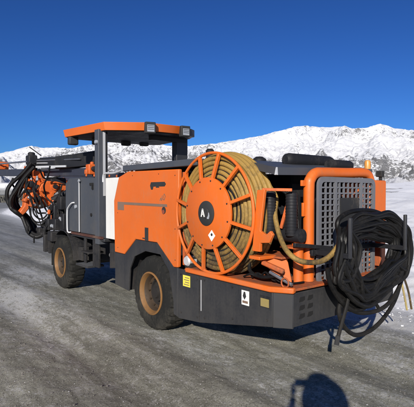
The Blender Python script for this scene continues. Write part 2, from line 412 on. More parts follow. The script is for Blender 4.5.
STONE = plain('grey_stone', (.15, .14, .125), .85, 60, .5); ICE = plain('ice_crumb', (.36, .36, .35), .6, 30, .3); SNOWM = plain('snow_clod', (.85, .86, .88), .8, 8, .08)
def zone_road(r, n):
    d = 1.9 + 11*r.random(n)**1.3; a = YAW + (r.random(n)-.5)*1.1
    x = CAM.x + np.sin(a)*d; y = CAM.y + np.cos(a)*d; k = road_dist(x, y) > .1; return x[k], y[k]
tag(crumbs('gravel', 9000, STONE, zone_road, .002, .013, 1), 'loose grey gravel lying on the packed road around the drill rig', 'gravel')
tag(crumbs('ice_crumbs', 1800, ICE, zone_road, .002, .009, 2), 'pale ice crumbs scattered over the rutted road surface', 'ice')
def zone_bank(r, n):
    y = -4 + 26*r.random(n)**1.5; x = edge_r(y) + r.normal(0, .45, n); return x, y
tag(crumbs('snow_clods', 1500, SNOWM, zone_bank, .004, .024, 3), 'ploughed snow clods along the right edge of the road', 'snow')
# scrub belt at the far road bend
r = np.random.default_rng(5); V = MB()
for i in range(5200):
    t_ = r.random(); d = 95 + 60*r.random(); az = R_(2 + 24*t_) + r.normal(0, .01)
    x = CAM.x + math.sin(az)*d; y = CAM.y + math.cos(az)*d; z = float(ground_h(np.array([x]), np.array([y]))[0])
    hgt = .5 + .9*r.random(); 
    for k in range(3):
        a = r.random()*6.28; wd = .3+.5*r.random(); ox, oy = r.normal(0, .3, 2)
        V.add([(x+ox-math.cos(a)*wd, y+oy-math.sin(a)*wd, z-.2), (x+ox+math.cos(a)*wd, y+oy+math.sin(a)*wd, z-.1), (x+ox+r.normal(0,.2), y+oy, z+hgt*(.6+.6*r.random()))], [(0,1,2)])
tag(obj('scrub', V, plain('dry_scrub', (.085, .082, .07), .9, 1, .4), kind='stuff'), 'belt of dark leafless scrub beyond the bend of the road', 'scrub')

# ================================================================== DRILL RIG
rig = thing('drill_rig', 'orange and charcoal two boom mining drill rig with cable reel parked on the icy road', 'drill rig', (1.03, 1.0, 0))
XC = 1.03
def mir(x): return 2*XC - x
# ---- wheels
def make_wheel(cx, cy, side):
    """side -1: outer face towards -x"""
    Ro, Ri, wd = .51, .285, .33
    prof = [(Ri, 0), (Ri+.03, -.012), (Ro-.10, -.004), (Ro-.035, .012), (Ro-.008, .045), (Ro, .10), (Ro, wd/2), (Ro, wd-.10), (Ro-.008, wd-.045), (Ro-.035, wd-.012), (Ro-.10, wd+.004), (Ri+.03, wd+.012), (Ri, wd)]
    if side > 0: prof = [(a, -b) for a, b in prof]
    def mod(i, j, r_):
        g = (i + (1 if j >= 7 else 0)) % 4
        if j in (3, 4, 8, 9): return r_ - (.022 if g == 0 else 0)
        if j in (5, 7): return r_ - (.020 if g in (0,) else 0)
        if j == 6: return r_ - (.016 if (i % 4) in (1, 3) else 0)
        return r_
    c = (cx, cy, Ro-.072)
    ty = obj('wheel', MB().lathe(prof, c, 0, 96, cap=False, mod=mod), RUBBER, rig, sharp=28)
    s_ = -side
    m = MB(); m.lathe([(.265, .30*s_), (.285, .285*s_), (.292, -.012*s_), (.272, -.020*s_), (.262, -.006*s_), (.250, .012*s_), (.242, .040*s_)], c, 0, 48, cap=False)
    obj('rim', m, YEL, ty, sharp=30)
    m = MB(); m.lathe([(.243, .038*s_), (.225, .060*s_), (.215, .100*s_), (.175, .112*s_)], c, 0, 48, cap=False)
    obj('rim_dish', m, RIMD, ty, sharp=30)
    m = MB(); m.lathe([(.178, .110*s_), (.165, .112*s_), (.155, .14*s_), (.13, .145*s_), (.12, .10*s_), (.085, .09*s_), (.07, .06*s_), (.0005, .055*s_)], c, 0, 32, cap=False)
    obj('hub', m, painted('dark_hub_paint', (.008,.007,.006), .7, (.02,.014,.01), .5), ty)  # nearly black hub centre
    m = MB()
    for k in range(10):
        a = 2*math.pi*k/10; m.lathe([(.012, .075*s_), (.012, .1*s_)], (c[0], c[1]+.187*math.cos(a), c[2]+.187*math.sin(a)), 0, 6)
    obj('wheel_nuts', m, RIMD, ty, kind='stuff')
    return ty
wl = make_wheel(.0, .11, -1)
copy_part(wl, rig, (0, 3.39, 0))
wr = make_wheel(mir(.0), .11, 1)
copy_part(wr, rig, (0, 3.39, 0))
obj('axle', MB().lathe([(.09, .3), (.14, .8), (.14, 1.26), (.09, 1.76)], (0, .11, .49), 0, 20), BLACK, rig)
obj('axle', MB().lathe([(.09, .3), (.14, .8), (.14, 1.26), (.09, 1.76)], (0, 3.5, .49), 0, 20), BLACK, rig)
# ---- lower skirt (charcoal) with wheel arch
skirt = [(1.17,.39),(1.17,.885),(.855,.885),(.52,1.135),(-.05,1.135),(-.44,.86),(-.53,.868),(-.53,.25),(-.43,.27),(-.43,.42),(-.33,.80),(-.12,.99),(.26,.995),(.56,.89),(.70,.70),(.74,.36)]
for x0, x1 in ((0, .03), (mir(.03), mir(0))):
    obj('wheel_arch_skirt', MB().prism(skirt, 0, x0, x1), GREY, rig, bevel=.006)
# inner liner of the arch
lin = [(-.47,.30),(-.36,.82),(-.14,1.02),(.27,1.03),(.59,.92),(.75,.71),(.78,.36),(.81,.36),(.78,.74),(.61,.95),(.28,1.07),(-.15,1.06),(-.40,.84),(-.51,.30)]
for x0, x1 in ((.035, .5), (mir(.5), mir(.035))):
    obj('wheel_well', MB().prism(lin, 0, x0, x1), BLACK, rig)
rear_sk = [(-.536,.25),(-.536,.862),(-2.14,.80),(-2.14,.505),(-.98,.29)]
rear_sk = [(-.536,.24),(-.536,.865),(-.73,.865),(-2.26,.85),(-2.14,.80),(-2.14,.505),(-.98,.29)]
side_l = obj('side_skirt', MB().prism([(-.536,.24),(-.536,.862),(-.73,.862),(-2.125,.84),(-2.125,.505),(-.98,.285)], 0, 0, .03), GREY, rig, bevel=.006)
obj('side_skirt', MB().prism([(-.536,.24),(-.536,.862),(-.73,.862),(-2.125,.84),(-2.125,.505),(-.98,.285)], 0, mir(.03), mir(0)), GREY, rig, bevel=.006)
# seam, slot, labels on the side skirt
obj('slot', MB().box(-.003, .004, -1.012, -.998, .43, .79), LIGHTM, side_l)
obj('slot', MB().box(-.003, .004, -.975, -.965, .30, .84), BLACK, side_l)
obj('warning_label', MB().box(-.004, .002, -.79, -.645, .665, .80), YLAB, side_l)
for k in range(4): obj('print_line', MB().box(-.006, -.003, -.775, -.67-.02*(k % 2), .685+.028*k, .694+.028*k), DECAL, side_l)
obj('notice_label', MB().box(-.004, .002, -1.805, -1.695, .645, .795), WLAB, side_l)
obj('label_mark', MB().prism([(-1.765,.735),(-1.74,.70),(-1.715,.735),(-1.73,.782),(-1.75,.782)], 0, -.006, -.003), INK, side_l)
obj('print_line', MB().box(-.006, -.003, -1.79, -1.71, .665, .69), DECAL, side_l)
m = MB()
for yy, zz_ in ((-.60,.33),(-.60,.80),(-.93,.79),(-.93,.34),(-1.07,.80),(-1.07,.36),(-1.55,.80),(-1.55,.46),(-2.06,.56)): m.lathe([(.012, -.009), (.012, 0)], (0, yy, zz_), 0, 6)
obj('bolts', m, BLACK, side_l, kind='stuff')
pk = obj('lamp_pocket', MB().box(-.004, .02, -2.09, -1.955, .675, .79), BLACK, side_l)
obj('reflector', MB().box(-.009, -.003, -2.085, -1.975, .685, .765), painted('dull_amber', (.30, .23, .07), .4), pk)
# deck
obj('deck', MB().prism([(-.02,-.70),(-.02,-2.13),(.10,-2.30),(2.05,-2.30),(2.05,-.70)], 2, .862, .885), ORANGE_D, rig, bevel=.005)
lip = MB(); lip.prism([(-.035,-.73),(-.035,-2.12),(.085,-2.315),(.14,-2.30),(.02,-2.09),(.02,-.73)], 2, .845, .90)
obj('deck_lip', lip, ORANGE, rig, bevel=.012)
# chamfer and rear bumper
m = MB(); m.prism([(0,-2.13),(.115,-2.285),(.155,-2.265),(.04,-2.11)], 2, .50, .842); obj('bumper_corner', m, GREY, rig, bevel=.006)
m = MB(); m.prism([(mir(0),-2.13),(mir(.115),-2.285),(mir(.155),-2.265),(mir(.04),-2.11)], 2, .50, .842); obj('bumper_corner', m, GREY, rig, bevel=.006)
bm_ = obj('rear_bumper', MB().prism([(.118,.515),(.118,.842),(mir(.118),.842),(mir(.118),.515)], 1, -2.285, -2.255), GREY, rig, bevel=.006)
for i in range(2):
    for k in range(3):
        x0 = .20+.125*i; z0 = .585+.082*k
        obj('vent_hole_shade', MB().prism([(x0,z0),(x0+.02,z0+.045),(x0+.085,z0+.045),(x0+.085,z0+.012),(x0+.05,z0)], 1, -2.289, -2.27), DEEPBLK, bm_)  # flat black plate on the bumper, painting the shade inside an open hole
obj('belly_pan', MB().prism([(-.55,.32),(-1.0,.36),(-2.08,.55),(-2.08,.84),(-.55,.84)], 0, .045, mir(.045)), BLACK, rig)
obj('rear_frame', MB().box(.42, 1.64, -.6, 1.5, .42, 1.02), BLACK, rig)
# ---- engine hood (orange side body) front half of the rear unit
side = [(1.17,.89),(1.19,1.68),(1.03,2.04),(.74,2.115),(-.56,2.095),(-.535,.872),(-.44,.864),(-.05,1.14),(.52,1.14),(.855,.889)]
eb = obj('side_panel', MB().prism(side, 0, -.005, .05), ORANGE, rig, bevel=.014, seg=3)
eb2 = obj('side_panel', MB().prism(side, 0, mir(.05), mir(-.005)), ORANGE, rig, bevel=.014, seg=3)
obj('body_shell', MB().prism([(1.14,1.02),(1.15,1.66),(1.01,2.0),(.74,2.08),(-.54,2.06),(-.54,1.02)], 0, .05, mir(.05)), BLACK, rig)
obj('front_panel', MB().prism([(.05,1.0),(.05,1.66),(mir(.05),1.66),(mir(.05),1.0)], 1, 1.15, 1.165), ORANGE, rig)
obj('end_panel', MB().box(.06, .13, -.585, -.545, .90, 2.06), ORANGE_D, rig, bevel=.006)
# recessed grip, decal stripe, keyhole, slots
m = MB(); m.prism([(.09,1.945),(-.245,1.945),(-.275,1.915),(-.245,1.885),(-.10,1.885),(-.12,1.87),(-.03,1.87),(-.04,1.885),(.03,1.885),(.045,1.845),(.09,1.845),(.115,1.90)], 0, -.0085, .004)
obj('grip_recess', m, INK, eb, bevel=.002)
m = MB(); m.prism([(1.06,1.668),(-.30,1.655),(-.30,1.620),(.86,1.628),(.86,1.545),(1.06,1.545)], 0, -.008, 0); obj('stripe_decal', m, DECAL, eb)
for k, (a, b, c_, d_) in enumerate(((-.13,1.70,-.155,1.735),(-.155,1.735,-.17,1.70),(-.17,1.70,-.19,1.77),(-.20,1.72,-.235,1.79),(-.235,1.79,-.262,1.76),(-.262,1.76,-.232,1.71),(-.232,1.71,-.20,1.72))):
    obj('model_mark', MB().beam((-.0065, a, b), (-.0065, c_, d_), .004, .008), DECAL, eb)
m = MB(); m.lathe([(.045, -.010), (.045, .004)], (0, -.225, 1.575), 0, 24); lock = obj('lock_recess', m, INK, eb)
m = MB(); m.lathe([(.028, -.014), (.028, -.006)], (0, -.218, 1.555), 0, 16); obj('lock_barrel', m, painted('dull_red', (.25, .05, .02)), lock)
m = MB(); m.box(-.009, .003, .165, .255, 1.142, 1.325); obj('latch_slot', m, INK, eb)
m = MB(); m.box(-.0085, .003, .255, .32, 1.165, 1.18); obj('latch_slot', m, INK, eb)
m = MB()
for yy, zz_ in ((1.06,.97),(1.06,1.5),(.6,2.05),(-.1,2.05),(-.48,2.02),(-.48,1.35),(-.48,.96)): m.lathe([(.007, -.008), (.007, 0)], (0, yy, zz_), 0, 8)
obj('bolts', m, GREY, eb, kind='stuff')
# ---- top cover of the body: folded plate with a lip
m = MB(); m.prism([(-.015,.88),(-.015,-.93),(.05,-.93),(2.06,-.93),(2.06,.88)], 2, 2.125, 2.205)
obj('top_cover', m, GREYL, rig, bevel=.008)
m = MB()
for yy in (.70, .58): m.lathe([(.02, 2.05), (.02, 2.125)], (.02, yy, 0), 2, 10)
obj('cover_bolts', m, LIGHTM, rig)
# ---- rear cover (sloping to the back)
zf, zr = 2.20, 2.055; y0, y1 = -1.18, -2.075
V = [(.42,y0,zf),(2.0,y0,zf),(2.0,y1,zr),(.14,y1,zr),(.14,y1+.03,zr),(.42,y0,zf-.05)]
m = MB(); m.add([(.40,y0,zf),(1.98,y0,zf),(1.80,y1,zr+.035),(.10,y1,zr),(.40,y0,zf-.012),(1.98,y0,zf-.012),(1.80,y1,zr+.023),(.10,y1,zr-.012)],
  [(0,1,2,3),(7,6,5,4),(0,3,7,4),(1,5,6,2),(3,2,6,7),(0,4,5,1)])
hood = obj('rear_hood', m, GREYL, rig)
m = MB(); m.beam((.405,y0,zf-.035), (.105,y1,zr-.04), .012, .075); obj('hood_lip', m, GREYL, hood)
m = MB(); m.beam((.105,y1,zr-.04), (1.80,y1,zr-.005), .012, .075); obj('hood_lip', m, GREYL, hood)
m = MB(); m.add([(.124,y1-.004,zr-.002),(.128,y1-.01,zr-.078),(.10,y1+.004,zr-.079),(.118,y1+.006,zr+.0)], [(0,1,2,3)])
obj('corner_highlight', MB().beam((.105,y1-.004,zr-.002), (.095,y1-.006,zr-.078), .012, .012, .03, .02, up=(1,0,0)), LIGHTM, hood)  # pale strip: bright highlight on the hood corner, modelled as a piece
# rolls and silencer lying on the hood
obj('silencer', MB().lathe([(.045, 0), (.068, .02), (.078, .06), (.078, .80), (.06, .86), (.04, .86)], (.70, -1.66, 2.18), 0, 24), BLACK, rig)
obj('air_intake', MB().lathe([(.05, 0), (.062, .02), (.062, .40), (.052, .43)], (1.10, -1.95, 2.125), 0, 20), BLACK, rig)
obj('filter_cap', MB().lathe([(.05, 2.15), (.085, 2.19), (.085, 2.22), (.04, 2.25)], (.80, -1.15, 0), 2, 20), BLACK, rig)
obj('hinge', MB().beam((.42,-1.25,2.225), (.50,-1.05,2.225), .05, .04), BLACK, hood, bevel=.006)
bc = obj('beacon', MB().lathe([(.045, 2.09), (.045, 2.12), (.038, 2.125), (.040, 2.21), (.030, 2.235), (.0005, 2.24)], (1.86, -1.98, -.03), 2, 20), AMBER, rig)
obj('beacon_base', MB().lathe([(.05, 2.07), (.05, 2.105)], (1.86, -1.98, -.03), 2, 20), BLACK, bc)
rl = obj('work_lamp', MB().box(1.98, 2.05, -2.10, -2.02, 2.0, 2.075), BLACK, rig, bevel=.008)
obj('lamp_stalk', MB().box(2.0, 2.03, -2.08, -2.05, 1.94, 2.0), BLACK, rl)
# ---- rear guard frame (orange tube) and grille
yF = -2.13
fr_o = [(.50,.89),(.50,1.90),(.53,1.975),(.60,2.015),(.72,2.03),(1.62,2.055),(1.70,2.03),(1.735,1.95),(1.735,.89)]
fp = [(x, yF, z) for x, z in fr_o]
m = MB(); m.tube(crv([(.535,yF,.89),(.535,yF,1.3),(.535,yF,1.84),(.56,yF,1.945),(.64,yF,2.005),(.78,yF,2.015),(1.2,yF,2.025),(1.49,yF,2.035),(1.61,yF,2.015),(1.665,yF,1.94),(1.675,yF,1.82),(1.675,yF,1.3),(1.675,yF,.89)], 6), .057, 16)
gf = obj('guard_frame', m, ORANGE, rig)
obj('gusset', MB().box(.42, .49, yF-.005, yF+.02, 1.87, 1.93), ORANGE, gf, bevel=.004)
obj('gusset', MB().box(.44, .49, yF-.005, yF+.02, 1.56, 1.70), ORANGE, gf, bevel=.004)
gx0, gx1, gz0, gz1 = .60, 1.665, .83, 1.97
def rrect(x0, x1, z0, z1, r_, n=5):
    p = []
    for cx, cz, a0 in ((x1-r_, z1-r_, 0), (x0+r_, z1-r_, 90), (x0+r_, z0+r_, 180), (x1-r_, z0+r_, 270)):
        for k in range(n+1):
            a = R_(a0+90*k/n); p.append((cx+r_*math.cos(a), cz+r_*math.sin(a)))
    return p
def ringplate(o_, i_, ya, yb):
    n = len(o_); vs = [(x, ya, z) for x, z in o_]+[(x, ya, z) for x, z in i_]+[(x, yb, z) for x, z in o_]+[(x, yb, z) for x, z in i_]; fs = []
    for k in range(n):
        j = (k+1) % n; fs += [(k, j, n+j, n+k), (2*n+k, 3*n+k, 3*n+j, 2*n+j), (k, 2*n+k, 2*n+j, j), (n+k, n+j, 3*n+j, 3*n+k)]
    m = MB(); m.add(vs, fs); return m
yG = yF-.075
GRL = painted('grille_grey_paint', (.125, .13, .145), .45, (.10, .09, .08), .4)
gr = obj('grille', ringplate(rrect(gx0, gx1, gz0, gz1, .09), rrect(gx0+.052, gx1-.052, gz0+.05, gz1-.055, .045), yG, yG+.03), GRL, rig)
ix0, ix1, iz0, iz1 = gx0+.05, gx1-.05, gz0+.045, gz1-.05
nc, nr = 12, 17
bar_v = None
for k in range(1, nc):
    x = ix0+(ix1-ix0)*k/nc
    wv = .017 if k in (3, 9) else .0095
    yy0 = yG+.004 - (.012 if k in (3, 9) else 0)
    obj('grille_bar', MB().box(x-wv, x+wv, yy0, yG+.022, iz0-.003, iz1+.003), GRL, gr)
for k in range(1, nr):
    z = iz0+(iz1-iz0)*k/nr
    obj('grille_bar', MB().box(ix0-.003, ix1+.003, yG+.007, yG+.019, z-.0085, z+.0085), GRL, gr)
obj('cover_plate', MB().box(ix0+(ix1-ix0)*3.95/12, ix0+(ix1-ix0)*8.2/12, yG-.014, yG+.026, iz0+(iz1-iz0)*9.1/17, iz0+(iz1-iz0)*14.2/17), painted('matt_black', (.014, .015, .017), .7), gr)
obj('radiator', MB().box(.60, 1.55, -1.85, -1.80, .89, 1.9), BLACK, rig)
obj('radiator_side', MB().box(1.52, 1.66, -1.90, -1.80, .89, 1.9), ORANGE_D, rig)
obj('engine_block', MB().box(.72, 1.95, -1.75, -.60, .89, 2.02), BLACK, rig, bevel=.02)
# orange column behind the left of the frame and box on the right
obj('column', MB().lathe([(.052, .89), (.052, 1.26), (.066, 1.26), (.066, 1.285), (.05, 1.285), (.05, 1.33)], (.385, -2.12, 0), 2, 20), ORANGE, rig)
obj('column_cap', MB().prism([(.24,-2.20),(.50,-2.20),(.50,-2.0),(.24,-2.0)], 2, 1.245, 1.265), ORANGE_D, rig, bevel=.004)
obj('side_box', MB().prism([(-2.12,.90),(-2.12,1.955),(-.95,2.02),(-.95,.90)], 0, 1.715, 2.06), ORANGE, rig, bevel=.018, seg=3)
obj('tow_bracket', MB().box(1.79, 1.83, -2.20, -2.05, .92, 1.28), ORANGE_D, rig, bevel=.008)
# hooks
for sx in (.515, 1.545):
    m = MB(); m.beam((sx, yF+.02, 1.20), (sx, -2.645, 1.20), .035, .05)
    hk = obj('cable_hook', m, BLACK, rig, bevel=.006)
    obj('hook_upright', MB().beam((sx, -2.632, 1.178), (sx, -2.632, 1.565), .04, .028, up=(0,1,0)), GREY, hk, bevel=.006)
obj('hook_rail', MB().box(.45, 1.62, yF-.115, yF-.085, 1.165, 1.225), BLACK, rig, bevel=.005)
# ---- cable reel
rc = (0, -1.21, 1.575)
def circ(x, rr, seg=72): return [(x, rc[1]+rr*math.cos(2*math.pi*i/seg), rc[2]+rr*math.sin(2*math.pi*i/seg)) for i in range(seg)]
m = MB(); m.lathe([(.0005,.0),(.385,.0),(.40,.008),(.40,.03),(.385,.035),(.0005,.035)], (-.085, rc[1], rc[2]), 0, 64, cap=False)
reel = obj('cable_reel', m, ORANGE, rig)
m = MB(); m.ring((-.015, rc[1], rc[2]), 0, .672, .017, 96, 10); obj('flange_ring', m, ORANGE, reel)
m = MB(); m.ring((.345, rc[1], rc[2]), 0, .61, .017, 96, 10); obj('flange_ring', m, ORANGE_D, reel)
for k in range(12):
    a = R_(12+30*k); dy, dz = math.cos(a), math.sin(a); jj = random.uniform(-.01, .01)
    obj('spoke', MB().beam((-.066, rc[1]+dy*.365, rc[2]+dz*.365), (-.018, rc[1]+dy*.665, rc[2]+dz*.665), .034, .036, up=(1,0,0)), ORANGE, reel, bevel=.003)
    obj('spoke_bolt', MB().lathe([(.009,-.093),(.009,-.08)], (0, rc[1]+dy*.365, rc[2]+dz*.365), 0, 6), GREY, reel)
for k in range(12):
    a = R_(12+30*k); dy, dz = math.cos(a), math.sin(a)
    obj('spoke', MB().beam((.345, rc[1]+dy*.3, rc[2]+dz*.3), (.345, rc[1]+dy*.6, rc[2]+dz*.6), .03, .03, up=(1,0,0)), ORANGE_D, reel)
m = MB(); m.lathe([(.33, .02), (.60, .045), (.60, .31), (.33, .32)], (0, rc[1], rc[2]), 0, 40); obj('drum', m, BLACK, reel)
m = MB(); m.lathe([(.138,-.080),(.138,-.094),(.128,-.100),(.06,-.102),(.055,-.108),(.0005,-.109)], (0, rc[1], rc[2]), 0, 40, cap=False); hub = obj('hub_cover', m, INK, reel)
# pale mark on the hub: an A shape with a round mark beside it
A_ = [(-1.150,1.535,-1.172,1.625),(-1.172,1.625,-1.205,1.535),(-1.16,1.565,-1.193,1.565)]
for a, b, c_, d_ in A_: obj('hub_mark', MB().beam((-.1115, a, b), (-.1115, c_, d_), .005, .014, up=(0,0,1)), WLAB, hub)
obj('hub_mark', MB().prism([(-1.245,1.515),(-1.275,1.515),(-1.285,1.55),(-1.275,1.585),(-1.245,1.585),(-1.237,1.55)], 0, -.106, -.098), GLASSY, hub)
lab = obj('diamond_label', MB().prism([(-1.245,1.335),(-1.305,1.395),(-1.365,1.335),(-1.305,1.270)], 0, -.089, -.084), WLAB, reel)
obj('label_mark', MB().lathe([(.016,-.0915),(.016,-.087)], (0,-1.308,1.345), 0, 12), INK, lab)
# turns of ochre hose: outer layer and the side face
hr = .0285
for k in range(5):                      # across the width
    x = .050+.058*k; Rr = (.622, .645, .655, .672, .668)[k]
    pts = [(x+.008*math.sin(3*t+k), rc[1]+(Rr+.006*math.sin(5*t+k*1.7))*math.cos(t), rc[2]+(Rr+.006*math.sin(4*t+k))*math.sin(t)) for t in [2*math.pi*i/80 for i in range(80)]]
    obj('hose_turn', MB().tube(pts, hr, 10, closed=True), OLIVE, reel)
for k in range(5):                      # side face
    Rr = .568-.054*k
    pts = [(.042+.007*math.sin(3*t+k*2), rc[1]+(Rr+.005*math.sin(4*t+k))*math.cos(t), rc[2]+(Rr+.005*math.sin(3*t+k))*math.sin(t)) for t in [2*math.pi*i/72 for i in range(72)]]
    obj('hose_turn', MB().tube(pts, hr*.88, 10, closed=True), OLIVE, reel)
# reel stand and small fittings
obj('reel_shaft', MB().lathe([(.05,.05),(.05,.75)], (0, rc[1], rc[2]), 0, 16), BLACK, reel)
obj('pump', MB().lathe([(.05,.0),(.065,.02),(.065,.12),(.05,.14)], (.03, -.66, .965), 0, 20), LIGHTM, rig)
obj('black_block', MB().box(.05, .25, -.72, -.60, .89, 1.02), BLACK, rig, bevel=.006)
obj('fitting', MB().lathe([(.045, 2.215),(.05, 2.24),(.05, 2.30),(.03, 2.32)], (.15, -.98, 0), 2, 16), BLACK, rig)
# ---- hose guide with rollers, behind the reel
gp = [(0.000,-1.913,1.830),(0.000,-2.016,1.834),(-0.000,-1.983,1.613),(0.000,-1.956,1.424),(0.000,-2.038,1.391),(0.000,-2.091,1.433),(0.000,-2.124,1.397),(0.000,-2.078,1.316),(0.000,-1.957,1.305),(0.000,-1.957,1.216),(0.000,-1.844,1.214)]
m = MB(); m.prism([(p[1], p[2]) for p in gp], 0, 0, .035); gd = obj('guide_frame', m, ORANGE, rig, bevel=.005)
obj('guide_bar', MB().beam((.06,-1.93,1.835), (.24,-2.16,1.83), .05, .03), ORANGE_D, gd, bevel=.005)
obj('guide_foot', MB().box(.0, .24, -1.95, -1.80, 1.13, 1.165), ORANGE, gd, bevel=.006)
obj('guide_roller', MB().lathe([(.02,1.36),(.058,1.37),(.062,1.40),(.062,1.80),(.055,1.815),(.02,1.82)], (.24, -1.86, 0), 2, 24), BLACK, rig)
m = MB()
for k in range(13): m.ring((.24, -1.86, 1.40+.031*k), 2, .061, .006, 20, 6)
obj('roller_rib', m, BLACK, rig, kind='stuff')
obj('guide_roller', MB().lathe([(.02,1.36),(.055,1.37),(.058,1.40),(.058,1.78),(.05,1.80),(.02,1.81)], (.30, -2.10, 0), 2, 24), BLACK, rig)
m = MB()
for k in range(13): m.ring((.30, -2.10, 1.40+.031*k), 2, .057, .006, 20, 6)
obj('roller_rib', m, BLACK, rig, kind='stuff')
obj('guide_roller', MB().lathe([(.02,-2.20),(.07,-2.19),(.075,-2.15),(.075,-1.86),(.06,-1.83),(.02,-1.82)], (.36, 0, 1.37), 1, 24), BLACK, rig)
obj('guide_link', MB().beam((.28,-1.98,1.44), (.30,-2.06,1.72), .02, .03), ORANGE_D, gd)
# hydraulic swing arm on the deck
m = MB(); m.add([(0.160,-1.755,1.171), (0.300,-2.044,1.149), (0.260,-2.146,0.914), (0.220,-2.129,0.897), (0.120,-1.867,1.084), (0.360,-1.555,1.133), (0.500,-1.869,1.111), (0.460,-1.974,0.862), (0.420,-1.954,0.843), (0.320,-1.672,1.039)],
  [(0,1,2,3,4),(9,8,7,6,5),(0,5,6,1),(1,6,7,2),(2,7,8,3),(3,8,9,4),(4,9,5,0)])
obj('swing_arm', m, ORANGE, rig, bevel=.006)
obj('swing_plate', MB().prism([(.20,-1.62),(.20,-2.06),(.46,-2.10),(.56,-1.62)], 2, 1.135, 1.155), ORANGE_D, rig, bevel=.004)
obj('cylinder', MB().beam((0.100,-1.887,1.098), (0.160,-2.129,1.023), .05, .05), ORANGE_D, rig, bevel=.015)
obj('link_rod', MB().tube([(0.080,-2.017,1.016), (0.100,-2.283,0.928)], .018, 10), STEEL, rig)
m = MB()
for k in range(5):
    y_ = -1.72-.09*k; m.tube(crv([(.12+.03*k, y_+.12, .905), (.10+.02*k, y_, .95+.02*(k % 3)), (.16, y_-.10, .92), (.40, y_-.10, .90)], 6), .011, 8)
obj('hoses', m, HOSEB, rig)
m = MB(); m.tube(crv([(0.300,-1.645,1.191), (0.200,-1.609,1.054), (0.140,-1.686,0.963), (0.100,-1.888,0.945), (0.120,-2.061,0.978)], 8), .020, 10)
obj('hose', m, HOSEB, rig)
obj('anchor_ring', MB().ring((0.070,-2.222,0.941), 0, .045, .008, 24, 8), ORANGE_D, rig)
obj('clamp_bar', MB().beam((0.200,-2.220,1.295), (0.775,-2.220,1.221), .03, .04), BLACK, rig, bevel=.005)
m = MB()
for a in range(4): m.tube(crv([(0.420,-1.780,1.865), (.45+.03*a,-1.95,1.75), (.5,-2.02,1.5-.05*a), (.46,-2.05,1.25)], 6), .016, 8)
obj('hoses', m, HOSEB, rig)
# the ochre hose running from the reel over to the coil
m = MB(); m.tube(crv([(.24,-1.72,2.03),(0.320,-1.786,1.864),(0.340,-1.854,1.747),(0.260,-1.915,1.583),(0.200,-2.025,1.388),(0.120,-2.202,1.241),(0.146,-2.340,1.159),(0.339,-2.400,1.138),(0.472,-2.440,1.188),(0.605,-2.460,1.307),(0.777,-2.480,1.468),(1.092,-2.440,1.525)], 10), .026, 12)
obj('lead_hose', m, OLIVE, rig)
# ---- articulation, front unit
obj('articulation_joint', MB().lathe([(.16,.50),(.16,.95)], (XC, 1.62, 0), 2, 24), BLACK, rig)
obj('joint_arm', MB().beam((XC,1.2,.72), (XC,2.3,.72), .5, .16), BLACK, rig, bevel=.02)
obj('front_frame', MB().prism([(1.75,.55),(1.75,1.0),(4.35,1.04),(4.7,.9),(4.7,.6),(4.2,.5)], 0, .50, 1.56), BLACK, rig, bevel=.02)
obj('steering_cylinder', MB().tube([(.42,1.25,.72),(.42,2.15,.70)], .045, 14), STEEL, rig)
obj('tool_box', MB().prism(((1.36,.60),(1.36,.98),(1.62,.98),(1.62,.56)), 0, .13, .40), BLACK, rig, bevel=.01)
obj('platform_floor', MB().box(.10, 1.96, 1.75, 3.35, .985, 1.035), GREY, rig, bevel=.008)
obj('floor_skirt', MB().box(.06, .10, 1.78, 3.32, 1.03, 1.07), painted('rust_red_paint', (.06, .018, .011), .7), rig)
# ladder and step beside the front wheel
lad = obj('ladder_rail', MB().box(.10, .135, 1.97, 2.22, .52, 1.0), BLACK, rig, bevel=.006)
obj('ladder_rail', MB().box(.10, .135, 2.52, 2.60, .50, 1.0), BLACK, rig, bevel=.006)
st = obj('step', MB().box(-.02, .30, 2.18, 2.68, .50, .535), GREY, rig, bevel=.006)
m = MB()
for k in range(7): m.box(-.01, .29, 2.21+.065*k, 2.225+.065*k, .535, .545)
obj('step_ribs', m, GREYL, st)
obj('step', MB().box(.02, .30, 2.2, 2.55, .74, .77), BLACK, rig, bevel=.006)
for sx in (-1, 1):
    X0, X1 = (.04, .42) if sx < 0 else (mir(.42), mir(.04))
    pts = []
    for k in range(11):
        a = R_(5+155*k/10); pts.append((3.5-.60*math.cos(a), .49+.60*math.sin(a)))
    inner = [(3.5+(y-3.5)*.955, .49+(z-.49)*.955) for y, z in pts]
    obj('fender', MB().prism(pts+inner[::-1], 0, X0, X1), BLACK, rig)
    obj('mud_flap', MB().box(X0+.01, X1-.05, 4.12, 4.14, .30, .85), RUBBER, rig)
obj('fender_box', MB().box(.12, .46, 2.72, 2.92, .55, .80), BLACK, rig, bevel=.01)
obj('lamp_bracket', MB().box(.0, .08, 4.13, 4.20, .55, .98), BLACK, rig, bevel=.006)
# cab side cabinet
cab = obj('cab_side', MB().prism([(2.06,1.075),(2.06,2.055),(2.70,2.085),(2.70,1.075)], 0, .085, .14), CABG, rig, bevel=.01)
cab2 = obj('cab_side', MB().prism([(2.715,1.08),(2.715,2.075),(3.16,2.085),(3.36,1.98),(3.36,1.08)], 0, .06, .12), CABG, rig, bevel=.012)
obj('latch', MB().box(.07, .09, 2.13, 2.27, 1.93, 1.975), DEEPBLK, cab, bevel=.003)
obj('latch', MB().box(.06, .09, 2.13, 2.165, 1.86, 1.94), DEEPBLK, cab, bevel=.003)
obj('lock', MB().lathe([(.03,.07),(.03,.09)], (0, 2.22, 1.42), 0, 14), DEEPBLK, cab)
obj('door_edge', MB().box(.055, .075, 2.700, 2.716, 1.09, 2.05), LIGHTM, cab2)
obj('side_lamp', MB().lathe([(.035,.035),(.035,.06)], (0, 2.83, 1.55), 0, 14), GLASSY, cab2)
obj('hinge_knob', MB().lathe([(.02,.03),(.02,.06)], (0, 2.66, 2.02), 0, 10), GLASSY, cab)
